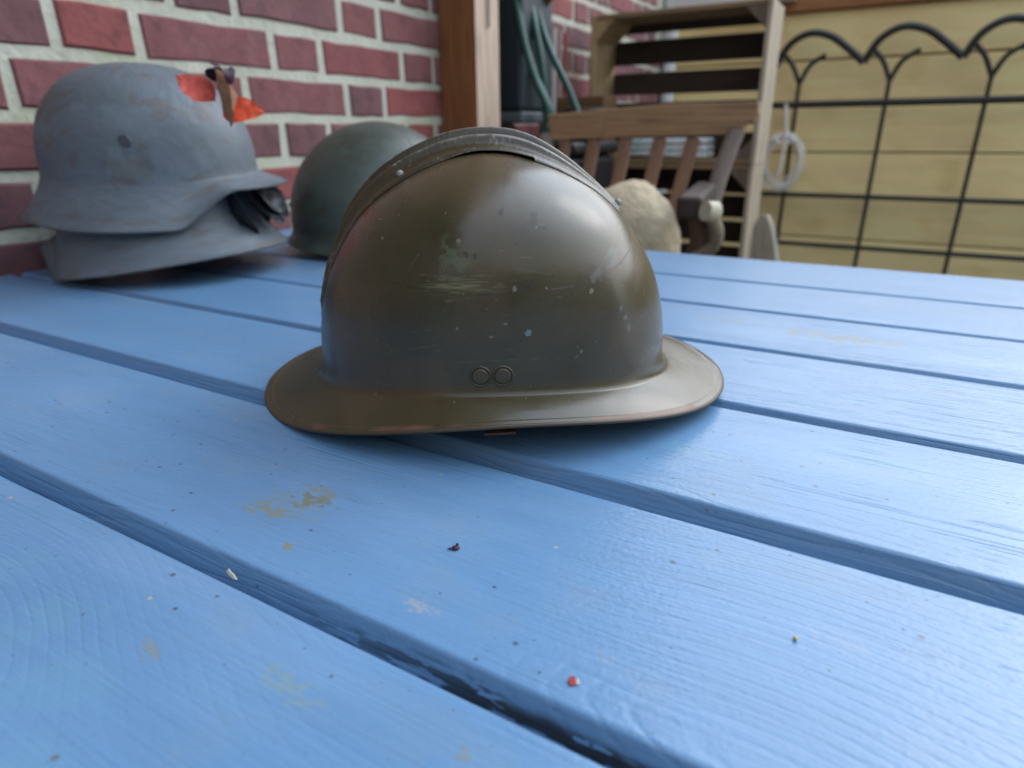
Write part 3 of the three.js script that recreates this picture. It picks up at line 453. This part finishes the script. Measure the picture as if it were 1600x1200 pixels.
// ---------- two grey helmets, one on the other ----------
{
  const m = new THREE.MeshPhysicalMaterial({ color: lin(0.13, 0.152, 0.172), roughness: 0.55, map: withRepeat(wearTone, 1.2, 2.5), bumpMap: withRepeat(rough8, 3, 3), bumpScale: 0.001, side: THREE.DoubleSide });
  // visor forward (+x), side skirts, neck guard
  const dome = (a, t) => { const r = Math.pow(Math.sin(t * Math.PI / 2), 0.86), y = 0.052 + 0.108 * Math.pow(Math.cos(t * Math.PI / 2), 0.82); return [0.112 * r * Math.cos(a), y, 0.097 * r * Math.sin(a)]; };
  const rimP = (a) => { const f = Math.abs(Math.atan2(Math.sin(a), Math.cos(a))), vis = 1 - sm(0.55, 0.95, f), back = sm(1.7, 2.7, f); return [Math.cos(a) * (0.121 + 0.024 * vis * Math.cos(f) + 0.022 * back), 0.004 + 0.036 * vis + 0.002 * back, Math.sin(a) * (0.119 - 0.004 * vis)]; };
  const shell = lathe3((a, s) => { if (s < 0.6) return dome(a, s / 0.6); const k = (s - 0.6) / 0.4, d = dome(a, 1), r = rimP(a), e = Math.pow(k, 1.35); return [mix(d[0], r[0], e), mix(d[1], r[1], Math.pow(k, 0.92)), mix(d[2], r[2], e)]; }, 120, 44);
  const edge = []; for (let i = 0; i < 90; i++) edge.push(new THREE.Vector3(...rimP(i / 90 * 2 * Math.PI)));
  const edgeG = new THREE.TubeGeometry(new THREE.CatmullRomCurve3(edge, true), 180, 0.0012, 6, true);
  const black = std(lin(0.012, 0.012, 0.016), 0.35, { side: THREE.DoubleSide });
  const liner = lathe3((a, s) => { const w = 0.006 * Math.sin(a * 9) * s; return [(0.100 + w + 0.01 * s) * Math.cos(a), 0.078 - 0.042 * s + 0.004 * Math.sin(a * 5), (0.086 + w) * Math.sin(a)]; }, 90, 10);
  const mk = (label, pos, turn, tilt, roll) => { const H = thing('grey_helmet', label, 'helmet', pos, turn); H.rotation.order = 'YXZ'; H.rotation.x = roll; H.rotation.z = tilt; part(H, 'shell', shell, m); part(H, 'edge', edgeG, m); part(H, 'liner', liner, black); part(H, 'vent_lug', new THREE.CylinderGeometry(0.006, 0.007, 0.012, 12).rotateX(Math.PI / 2), m, [0.03, 0.088, 0.086]); part(H, 'vent_lug', new THREE.CylinderGeometry(0.006, 0.007, 0.012, 12).rotateX(Math.PI / 2), m, [0.03, 0.088, -0.086]); return H; };
  mk('lower blue grey steel helmet resting on the table under another grey helmet', [-0.728, TABLE + 0.008, -0.462], YAW + Math.PI - 0.30, -0.12, 0.0);
  const up = mk('upper blue grey steel helmet with jutting visor stacked on the lower grey helmet', [-0.732, TABLE + 0.060, -0.464], YAW - 0.05, -0.03, 0.05);
  // crumpled leather lining hanging out under the visor
  const lm = std(lin(0.010, 0.011, 0.016), 0.45, { side: THREE.DoubleSide });
  for (const [x, y, z, l, w, c, ry, rz] of [[0.100, 0.040, 0.045, 0.062, 0.020, 0.9, 0.5, -1.5], [0.108, 0.040, 0.020, 0.060, 0.019, 1.2, 0.1, -1.35], [0.112, 0.041, -0.008, 0.055, 0.018, 1.0, -0.2, -1.3], [0.108, 0.040, -0.034, 0.058, 0.018, 0.8, -0.5, -1.5], [0.094, 0.040, 0.030, 0.07, 0.022, 0.4, 0.2, -1.55], [0.094, 0.040, -0.015, 0.07, 0.026, 0.4, -0.1, -1.55]]) part(up, 'leather_flap', leaf(l, w, c, 1.5, 50 + z * 900), lm, [x, y, z], [0, ry, rz]);
}
// leaves lying on the upper grey helmet
{
  const p = atV(356, 192, 0.44), t = thing('dried_leaves', 'orange red leaf and curled brown leaves lying on top of the upper grey helmet', 'leaves', p.toArray(), YAW);
  const leafMat = (r, g, b, ro = 0.55) => new THREE.MeshPhysicalMaterial({ color: lin(r, g, b), roughness: ro, map: withRepeat(mottled, 25, 25), side: THREE.DoubleSide });
  part(t, 'orange_leaf', leaf(0.042, 0.014, -0.25, 0.5, 3), leafMat(0.72, 0.085, 0.03, 0.45), [-0.006, 0.010, -0.006], [1.0, -0.05, 0.16]);
  part(t, 'brown_leaf', leaf(0.050, 0.014, 0.35, 2.5, 8), leafMat(0.36, 0.17, 0.085), [-0.001, 0.046, 0.006], [0, 0.2, -1.62]);
  part(t, 'orange_leaf', leaf(0.040, 0.013, 0.6, 1.0, 21), leafMat(0.55, 0.06, 0.03), [-0.010, 0.020, -0.004], [0.8, 2.7, 0.1]);
  for (const [x, y, z, l, c, rz, ry] of [[0.0, 0.036, -0.008, 0.022, 2.2, 0.9, 0.2], [-0.006, 0.036, -0.006, 0.020, 1.8, 1.2, 1.9], [0.004, 0.034, -0.010, 0.018, 2.4, 0.4, -0.6]]) part(t, 'purple_leaf', leaf(l, 0.008, c, 2, 30 + l * 1000), leafMat(0.05, 0.016, 0.035), [x, y, z], [0.4, ry, rz]);
}

// ---------- debris on the near planks ----------
{
  const chip = (pts, d) => { const s = new THREE.Shape(); pts.forEach(([x, y], i) => (i ? s.lineTo(x, y) : s.moveTo(x, y))); return new THREE.ExtrudeGeometry(s, { depth: d, bevelEnabled: true, bevelSize: 0.0002, bevelThickness: 0.0002, bevelSegments: 1 }); };
  const P = atY(895, 1066, TABLE), t = thing('paint_flake', 'tiny red flake with a pale side lying on the blue plank', 'flake', P.toArray(), 0.5); t.scale.setScalar(0.8);
  part(t, 'red_side', chip([[-0.0014, -0.001], [-0.0006, -0.0016], [0.0009, -0.0012], [0.0006, 0.0002], [0.0010, 0.0012], [-0.0004, 0.0016], [-0.0013, 0.0006]], 0.0007), std(lin(0.36, 0.03, 0.03), 0.6), [0, 0.0004, 0], [-1.1, 0, 0.2]);
  part(t, 'pale_side', chip([[-0.0004, -0.0012], [0.0009, -0.001], [0.0012, 0.0004], [0.0005, 0.0013], [-0.0003, 0.0004]], 0.0005), std(lin(0.3, 0.29, 0.29), 0.6), [0.0012, 0.0004, 0.0002], [-1.3, 0.5, 0]);
  const s = new THREE.SphereGeometry(0.0012, 12, 8); s.scale(1.4, 0.7, 1); const s2 = new THREE.SphereGeometry(0.0005, 8, 6); s2.scale(2.4, 0.7, 0.8); s2.translate(-0.0019, 0, 0.0004); const s3 = new THREE.SphereGeometry(0.0006, 8, 6); s3.translate(0.0004, 0, -0.0022);
  solo('dark_seed', 'dark purple speck of a seed with a tail on the middle blue plank', 'seed', mergeGeometries([s, s2, s3]), std(lin(0.035, 0.012, 0.025), 0.5), atY(712, 856, TABLE + 0.0006).toArray(), [0, 0.5, 0]);
  solo('wood_splinter', 'pale splinter caught in the gap between planks at the left', 'splinter', chip([[-0.004, -0.0008], [-0.001, -0.0012], [0.003, -0.0006], [0.0042, 0.0004], [0.001, 0.001], [-0.002, 0.0006], [-0.0038, 0.0009]], 0.001)  .scale(0.6, 0.6, 0.6), std(lin(0.4, 0.38, 0.29), 0.8), atV(363, 898, 0.1155).toArray(), [-0.5, 0.25, -0.5]);
  solo('crumb', 'small yellow crumb on the blue plank near the right', 'crumb', new THREE.IcosahedronGeometry(0.0007, 1), std(lin(0.55, 0.45, 0.16), 0.8), atY(1243, 997, TABLE + 0.0007).toArray());
}

// ---------- slatted chair behind the table ----------
{
  const ch = thing('slatted_chair', 'weathered wooden armchair with slatted back beyond the table', 'chair', [-0.455, 0, -1.1]);
  const wd = wood(0.40, 0.245, 0.13), wd2 = wood(0.25, 0.14, 0.085), grey = wood(0.30, 0.24, 0.21), dk = wood(0.055, 0.034, 0.024), endg = std(lin(0.55, 0.49, 0.34), 0.6, { map: MOT });
  const O = ch.position, L = (x, y, v) => new THREE.Vector3(x - O.x, y, -v - O.z);
  const rail = (pts) => { const s = new THREE.Shape(); pts.forEach(([x, y], i) => (i ? s.lineTo(x, y) : s.moveTo(x, y))); const g = new THREE.ExtrudeGeometry(s, { depth: 0.022, bevelEnabled: true, bevelSize: 0.002, bevelThickness: 0.002, bevelSegments: 2 }); return metricUV(g, 'x'); };
  const P = (px, py) => { const q = atV(px, py, 1.375); return [q.x - O.x, q.y]; };
  const zr = -1.375 - O.z - 0.012;
  part(ch, 'top_rail', rail([P(946, 214), P(1000, 212), P(1100, 210), P(1160, 207), P(1162, 196), P(1168, 189), P(1178, 189), P(1185, 176), P(1185, 161), P(1120, 163), P(1040, 165), P(951, 172)]), wd, [0, 0, zr]);
  part(ch, 'top_rail', rail([P(866, 218), P(943, 214), P(949, 173), P(905, 176), P(861, 181), P(864, 190), P(860, 195), P(866, 204)]), wd, [0, 0, zr + 0.002]);
  const slat = (x0, x1, m, r) => { const a = L(x0, 0.872, 1.372), b = L(x1, 0.455, 1.265), d = a.clone().sub(b), g = metricUV(rbox(r, d.length(), 0.014, 0.004), 'y'), o = part(ch, 'slat', g, m, a.clone().add(b).multiplyScalar(0.5).toArray()); o.quaternion.setFromUnitVectors(new THREE.Vector3(0, 1, 0), d.normalize()); };
  for (const [x, d] of [[-0.575, 0.03], [-0.503, 0.034], [-0.43, 0.046], [-0.362, 0.06]]) slat(x, x - d, wd2, 0.027);
  slat(-0.642, -0.668, wd2, 0.024);
  const rod = (pts, r, m, n) => part(ch, n, new THREE.TubeGeometry(new THREE.CatmullRomCurve3(pts), 30, r, 10), m);
  rod([L(-0.280, 0.885, 1.37), L(-0.302, 0.78, 1.345), L(-0.325, 0.45, 1.27), L(-0.31, 0.01, 1.36)], 0.017, grey, 'stile');
  rod([L(-0.69, 0.88, 1.37), L(-0.685, 0.78, 1.345), L(-0.68, 0.45, 1.27), L(-0.68, 0.01, 1.36)], 0.017, grey, 'stile');
  part(ch, 'seat', metricUV(rbox(0.46, 0.035, 0.40, 0.01), 'z'), wd2, [L(-0.49, 0.44, 1.08).x, 0.437, L(0, 0, 1.08).z]);
  // arms: a thick board forward from the stile, with a sawn round knob beside its front end
  const af = atV(1076, 326, 1.05), kn = atV(1108, 330, 1.04), dr = kn.x - af.x;
  for (const [sx, mid] of [[1, 0], [-1, -0.49]]) {
    const cx = sx > 0 ? af.x : 2 * mid - af.x, a = new THREE.Vector3(cx - O.x, af.y, -1.05 - O.z), b = L(sx > 0 ? -0.318 : -0.668, af.y + 0.004, 1.33), d = a.clone().sub(b);
    const g = metricUV(rbox(0.040, 0.036, d.length(), 0.007, 3), 'z'), o = part(ch, 'armrest', g, dk, a.clone().add(b).multiplyScalar(0.5).toArray()); o.quaternion.setFromUnitVectors(new THREE.Vector3(0, 0, 1), d.clone().normalize());
    const k = new THREE.CylinderGeometry(0.0135, 0.0165, 0.022, 24); k.rotateX(Math.PI / 2 - 0.2); k.scale(0.92, 1.12, 1); part(ch, 'arm_knob', k, endg, [a.x + sx * dr, kn.y - 0.002, a.z + 0.004], [0, -0.5, 0]);
    rod([new THREE.Vector3(a.x + sx * (dr + 0.002), kn.y - 0.012, a.z - 0.004), new THREE.Vector3(a.x + sx * (dr + 0.012), kn.y - 0.032, a.z - 0.004), new THREE.Vector3(a.x + sx * (dr + 0.008), kn.y - 0.056, a.z - 0.008), new THREE.Vector3(a.x + sx * dr * 0.4, kn.y - 0.075, a.z - 0.01)], 0.011, wood(0.28, 0.22, 0.145), 'arm_scroll');
    rod([new THREE.Vector3(a.x + sx * 0.012, af.y - 0.012, a.z - 0.02), new THREE.Vector3(a.x + sx * 0.02, af.y - 0.05, a.z - 0.02), new THREE.Vector3(a.x, af.y - 0.12, a.z - 0.02), new THREE.Vector3(a.x - sx * 0.02, 0.45, a.z - 0.01)], 0.018, wood(0.12, 0.062, 0.036), 'arm_post');
  }
  for (const x of [-0.285, -0.69]) rod([L(x, 0.43, 0.93), L(x, 0.2, 0.915), L(x, 0.0, 0.91)], 0.018, wd2, 'leg');
  rod([L(-0.285, 0.18, 0.915), L(-0.49, 0.18, 0.915), L(-0.69, 0.18, 0.915)], 0.01, wd2, 'stretcher');
}
// sheepskin bundled on the seat
{
  const g = new THREE.SphereGeometry(1, 120, 80), p = g.attributes.position, v = new THREE.Vector3(), R3 = (x, y, z) => fbm(x * 3 + 20 + z * 1.7, y * 3 + 20 + z * 2.3, 4);
  for (let i = 0; i < p.count; i++) {
    v.fromBufferAttribute(p, i); const X = spowr(v.x, 0.62), Y = spowr(v.y, 0.6), Z = spowr(v.z, 0.7);
    const lump = 1 + 0.11 * (R3(v.x, v.y, v.z) - 0.5) + 0.02 * (R3(v.x * 4 + 3, v.y * 4, v.z * 4) - 0.5);
    let y = Y * 0.172; if (Y > 0) y += 0.010 * Math.cos((X - 0.45) * 6) * Y;
    p.setXYZ(i, X * 0.150 * lump, y * lump, Z * 0.095 * lump);
  }
  function spowr(x, q) { return Math.sign(x) * Math.pow(Math.abs(x), q); }
  g.computeVertexNormals();
  const f = thing('sheepskin', 'cream sheepskin bundled on the seat of the wooden armchair', 'sheepskin', [-0.478, 0.622, -1.195]);
  const fl = std(lin(0.60, 0.49, 0.33), 1, { map: withRepeat(mottled, 2, 1.4), bumpMap: withRepeat(rough8, 5, 4), bumpScale: 0.003 });
  part(f, 'hide', g, fl);
}

// ---------- stacked crates ----------
{
  const X0 = -0.803, X1 = -0.326, VF = 1.86, VB = 2.03, TH = 0.012;
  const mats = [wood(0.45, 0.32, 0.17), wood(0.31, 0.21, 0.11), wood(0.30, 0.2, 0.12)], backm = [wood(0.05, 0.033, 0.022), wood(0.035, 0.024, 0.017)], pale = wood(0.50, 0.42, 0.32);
  const crate = (y0, y1, label, gaps, dark) => {
    const c = thing('wooden_crate', label, 'crate', [(X0 + X1) / 2, y0, -(VF + VB) / 2], 0, 'wooden crates stacked on their sides'), W = X1 - X0, D = VB - VF, Hh = y1 - y0 - 0.002, R = rng(Math.round(y0 * 100) + 7);
    const box = (n, w, h, d, x, y, z, m, ax = 'x') => part(c, n, metricUV(rbox(w, h, d, 0.0015, 1), ax), m, [x, y, z]);
    // back boards between the gaps
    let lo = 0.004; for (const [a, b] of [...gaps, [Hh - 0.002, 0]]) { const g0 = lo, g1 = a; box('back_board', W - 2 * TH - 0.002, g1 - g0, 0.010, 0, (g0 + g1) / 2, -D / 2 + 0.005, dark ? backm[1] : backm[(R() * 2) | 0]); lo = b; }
    // side boards: two a side with a fine joint
    for (const sx of [-1, 1]) for (const k of [0, 1]) { const z0 = -D / 2 + 0.0005 + k * D * 0.5, d = D * 0.5 - 0.004; box('side_board', TH, Hh, d, sx * (W / 2 - TH / 2), Hh / 2, z0 + d / 2 + 0.002, sx > 0 ? pale : mats[0], 'y'); }
    for (const y of [TH / 2 + 0.0005, Hh - TH / 2]) for (const k of [0, 1]) { const z0 = -D / 2 + 0.012 + k * (D - 0.012) * 0.5, d = (D - 0.012) * 0.5 - 0.006; box('slat', W - 2 * TH - 0.002, TH, d, 0, y, z0 + d / 2, mats[1]); }
    // triangular corner blocks
    for (const [sx, sy] of [[-1, 1], [1, 1], [-1, -1], [1, -1]]) { const s = new THREE.Shape(), q = 0.052; s.moveTo(0, 0); s.lineTo(-sx * q, 0); s.lineTo(0, -sy * q); s.closePath(); const g = metricUV(new THREE.ExtrudeGeometry(s, { depth: D - 0.02, bevelEnabled: false }), 'z'); part(c, 'corner_block', g, sx < 0 ? mats[0] : wood(0.21, 0.15, 0.11), [sx * (W / 2 - TH - 0.001), sy > 0 ? Hh - TH - 0.001 : TH + 0.001, -D / 2 + 0.0135]); }
    return c;
  };
  const T = TABLE;
  crate(T + 0.06, T + 0.445, 'brown slatted wooden crate at the top of the stack behind the chair', [[0.224 - 0.06 - 0.085, 0.246 - 0.06 - 0.085], [0.224 - 0.06, 0.246 - 0.06], [0.305 - 0.06, 0.327 - 0.06], [0.39 - 0.06, 0.409 - 0.06]].map((g) => g), false);
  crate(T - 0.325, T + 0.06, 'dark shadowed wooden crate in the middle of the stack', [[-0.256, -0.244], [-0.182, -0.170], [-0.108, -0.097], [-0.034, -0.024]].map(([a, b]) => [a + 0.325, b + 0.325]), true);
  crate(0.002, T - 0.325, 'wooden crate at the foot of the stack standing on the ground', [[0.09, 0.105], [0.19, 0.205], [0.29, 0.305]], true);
  // folded cloth on the floor of the upper crate
  const cl = thing('folded_cloth', 'folded white cloth with teal print lying in the upper crate', 'cloth', [-0.585, T + 0.0755, -1.93]);
  const tone = tex8(256, 128, (u, v, o) => { const s = sm(0.56, 0.62, fbm(u * 10 + 3, v * 5, 3, 10, 5)) * sm(0.2, 0.5, v), n = fbm(u * 8, v * 8, 3, 8, 8); o[0] = mix(0.82, 0.06, s) * (0.8 + 0.3 * n); o[1] = mix(0.82, 0.40, s) * (0.8 + 0.3 * n); o[2] = mix(0.82, 0.42, s) * (0.8 + 0.3 * n); });
  for (let k = 0; k < 3; k++) { const g = rbox(0.255 - k * 0.008, 0.0165, 0.10, 0.007, 3), p = g.attributes.position; for (let i = 0; i < p.count; i++) p.setY(i, p.getY(i) + 0.003 * Math.sin(p.getX(i) * 40 + k)); g.computeVertexNormals(); part(cl, 'fold', g, std(lin(1, 1, 1), 0.9, { map: tone }), [0.004 * k, 0.0095 + k * 0.0162, 0.01 + 0.003 * k]); }
}
// pale board leaning by the crates
{
  const b = thing('weathered_board', 'pale grey weathered board leaning beside the stacked crates', 'board', [-0.262, 0, -2.0]);
  const s = new THREE.Shape(); s.moveTo(-0.05, 0.002); s.lineTo(0.055, 0.002); s.lineTo(0.028, 0.50); s.quadraticCurveTo(0.005, 0.62, -0.018, 0.652); s.quadraticCurveTo(-0.044, 0.655, -0.05, 0.60); s.closePath();
  part(b, 'plank', metricUV(new THREE.ExtrudeGeometry(s, { depth: 0.02, bevelEnabled: true, bevelSize: 0.003, bevelThickness: 0.003, bevelSegments: 2 }), 'y'), wood(0.44, 0.40, 0.34), [0, 0.003, 0.0], [0, -0.25, 0.02]);
}

// ---------- ironwork and rope on the boarded wall ----------
{
  const V = 2.77, t = thing('iron_trellis', 'black wrought iron trellis with scrolls in front of the yellow boards', 'trellis', [0, 0, -V]);
  const im = std(lin(0.018, 0.018, 0.018), 0.5), T = TABLE;
  const bar = (n, pts, r = 0.008) => part(t, n, new THREE.TubeGeometry(pts.length > 2 ? new THREE.CatmullRomCurve3(pts.map(([x, y]) => new THREE.Vector3(x, y, 0))) : new THREE.LineCurve3(...pts.map(([x, y]) => new THREE.Vector3(x, y, 0))), 40, r, 8), im);
  for (const y of [0.23, -0.09, -0.275]) bar('rail', [[-0.47, T + y], [1.9, T + y]], y === 0.23 ? 0.011 : 0.009);
  for (let k = 0; k < 8; k++) {
    const x = -0.362 + k * 0.29; bar('upright', [[x, 0.01], [x, T + 0.31]], 0.007);
    bar('scroll', [[x, T + 0.30], [x - 0.03, T + 0.36], [x - 0.06, T + 0.395]], 0.008);
    bar('scroll', [[x, T + 0.30], [x + 0.03, T + 0.36], [x + 0.075, T + 0.39]], 0.008);
    bar('arch', [[x - 0.09, T + 0.36], [x - 0.05, T + 0.43], [x + 0.01, T + 0.462], [x + 0.08, T + 0.45], [x + 0.14, T + 0.41], [x + 0.2, T + 0.36]], 0.012);
  }
  const c = thing('rope_coil', 'coil of thin white rope hanging on the iron trellis', 'rope', [0, 0, -V + 0.03]), rm = std(lin(0.85, 0.81, 0.75), 0.9), R = rng(61);
  const ctr = atV(1221, 252, V - 0.03), pts = []; for (let i = 0; i <= 320; i++) { const a = i / 320 * 2 * Math.PI * 8 + 1.4, w = Math.floor(i / 40), r = 0.064 + 0.011 * Math.sin(w * 2.3) + 0.003 * Math.sin(a * 3 + w); pts.push(new THREE.Vector3(ctr.x + r * Math.cos(a) + 0.006 * Math.sin(w * 1.7), ctr.y + r * Math.sin(a) * 1.42 + 0.006 * Math.cos(w * 2.9), 0.01 * Math.sin(w * 2.1 + a * 0.3))); }
  part(c, 'coil', new THREE.TubeGeometry(new THREE.CatmullRomCurve3(pts), 900, 0.0034, 6), rm);
  const a = atV(1229, 162, V - 0.03), b = atV(1228, 215, V - 0.03), d = atV(1216, 275, V - 0.03);
  part(c, 'hanging_loop', new THREE.TubeGeometry(new THREE.CatmullRomCurve3([a, b, d].map((q) => new THREE.Vector3(q.x, q.y, 0.012))), 24, 0.006, 8), rm);
  const wr = new THREE.TorusGeometry(0.026, 0.009, 8, 20); wr.scale(1.2, 0.5, 1); part(c, 'wrap', wr, rm, [b.x - 0.003, b.y - 0.008, 0.008]);
}

// ---------- things hanging and standing by the post ----------
{
  // wall box
  const bx = thing('plastic_box', 'dark blue green plastic box fixed to the wall beside the post', 'box', [-0.823, TABLE + 0.175, -1.485]);
  const m = std(lin(0.012, 0.026, 0.034), 0.6);
  part(bx, 'body', rbox(0.10, 0.42, 0.16, 0.012, 3), m, [0, 0.225, 0]); part(bx, 'base_rim', rbox(0.108, 0.024, 0.168, 0.006, 2), std(lin(0.10, 0.12, 0.13), 0.5), [0, 0.003, 0]); part(bx, 'lid', rbox(0.11, 0.02, 0.17, 0.006, 2), m, [0, 0.446, 0]);
  const bn = thing('dustbin', 'black plastic bin standing against the brick wall under the hose', 'bin', [-0.755, 0, -1.56]);
  const bk = std(lin(0.009, 0.009, 0.01), 0.5);
  part(bn, 'body', rbox(0.21, 0.83, 0.27, 0.02, 3), bk, [0, 0.417, 0]); part(bn, 'lid', rbox(0.23, 0.03, 0.29, 0.012, 3), bk, [0, 0.848, 0]);
  const pot = thing('flower_pot', 'dark brown pot standing on the black bin behind the chair', 'pot', [-0.70, 0.8635, -1.60]);
  const pm = std(lin(0.035, 0.02, 0.014), 0.7, { map: MOT });
  part(pot, 'body', new THREE.LatheGeometry([[0.0005, 0], [0.038, 0], [0.05, 0.07], [0.046, 0.07], [0.036, 0.008], [0.0005, 0.008]].map(([a, b]) => new THREE.Vector2(a, b)), 28), pm); part(pot, 'rim', new THREE.TorusGeometry(0.051, 0.006, 8, 28).rotateX(Math.PI / 2), pm, [0, 0.07, 0]);
  const wb = thing('wooden_box', 'small brown wooden box on the ground stack between bin and crates', 'box', [-0.845 + 0.07, 0, -1.785]);
  for (let k = 0; k < 6; k++) part(wb, 'board', metricUV(rbox(0.14, 0.158, 0.10, 0.003, 1), 'x'), wood(0.20, 0.11, 0.05), [0, 0.08 + k * 0.163, 0]);
  // hanger and hose
  const hg = atV(838, 14, 1.52); const hh = thing('hose_hanger', 'rusty brown iron hook holding the green hose on the wall', 'hook', [WALLX, hg.y, -1.56]);
  const rust = std(lin(0.10, 0.055, 0.025), 0.8, { map: MOT });
  part(hh, 'plate', rbox(0.008, 0.07, 0.06, 0.002), rust, [0.006, 0, 0]); part(hh, 'arm', new THREE.TubeGeometry(new THREE.CatmullRomCurve3([[0, 0.01, 0], [0.05, 0.012, 0.01], [0.09, 0.0, 0.03], [0.11, 0.02, 0.03]].map((q) => new THREE.Vector3(...q))), 20, 0.009, 8), rust); part(hh, 'knob', new THREE.IcosahedronGeometry(0.014, 2), rust, [0.11, 0.025, 0.03]);
  const A = (x, y, dv = 0) => atV(x, y, 1.45 + dv), hp = [A(795, -40), A(806, 35), A(822, 85), A(842, 130), A(862, 178), A(885, 260), A(915, 290, 0.02), A(925, 240, 0.04), A(901, 172, 0.05), A(884, 130, 0.05), A(862, 85, 0.05), A(845, 40, 0.05), A(836, 5, 0.04), A(828, 0, 0.02), A(833, 30, 0.01), A(842, 75, 0.01), A(849, 120, 0.01), A(852, 165, 0.01), A(854, 220, 0.0), A(850, 280, -0.02), A(835, 290, -0.03), A(838, 240, -0.035), A(850, 200, -0.04), A(856, 172, -0.04), A(838, 128, -0.04), A(820, 70, -0.04), A(808, 10, -0.04), A(804, -40, -0.03)];
  solo('garden_hose', 'green garden hose hanging in loops beside the post', 'hose', new THREE.TubeGeometry(new THREE.CatmullRomCurve3(hp), 400, 0.0085, 10), std(lin(0.010, 0.068, 0.052), 0.4));
  // canes leaning on the wall
  const cane = (px0, px1, v, r, col, label) => { const a = atV(...px0, v), b = atV(...px1, v); a.x = WALLX + 0.03; b.x = Math.max(b.x, WALLX + 0.03); const d = a.clone().sub(b).normalize(), foot = b.clone().addScaledVector(d, -(b.y - 0.01) / d.y), len = a.distanceTo(foot); const g = new THREE.CylinderGeometry(r, r * 1.1, len, 10); g.translate(0, len / 2, 0); const o = solo('garden_cane', label, 'cane', g, std(lin(...col), 0.6, { map: MOT }), foot.toArray()); o.quaternion.setFromUnitVectors(new THREE.Vector3(0, 1, 0), d); };
  cane([842, 45], [846, 120], 1.66, 0.007, [0.42, 0.075, 0.05], 'red cane nearest the post behind the hose');
  cane([862, 45], [862, 120], 1.72, 0.010, [0.45, 0.42, 0.38], 'thick pale grey cane behind the hose');
  cane([882, 52], [880, 120], 1.80, 0.006, [0.38, 0.10, 0.07], 'thin red cane nearest the crates');
  cane([872, 50], [871, 120], 1.76, 0.007, [0.40, 0.26, 0.26], 'pinkish cane between pale and thin red canes');
}

renderer.render(scene, camera);
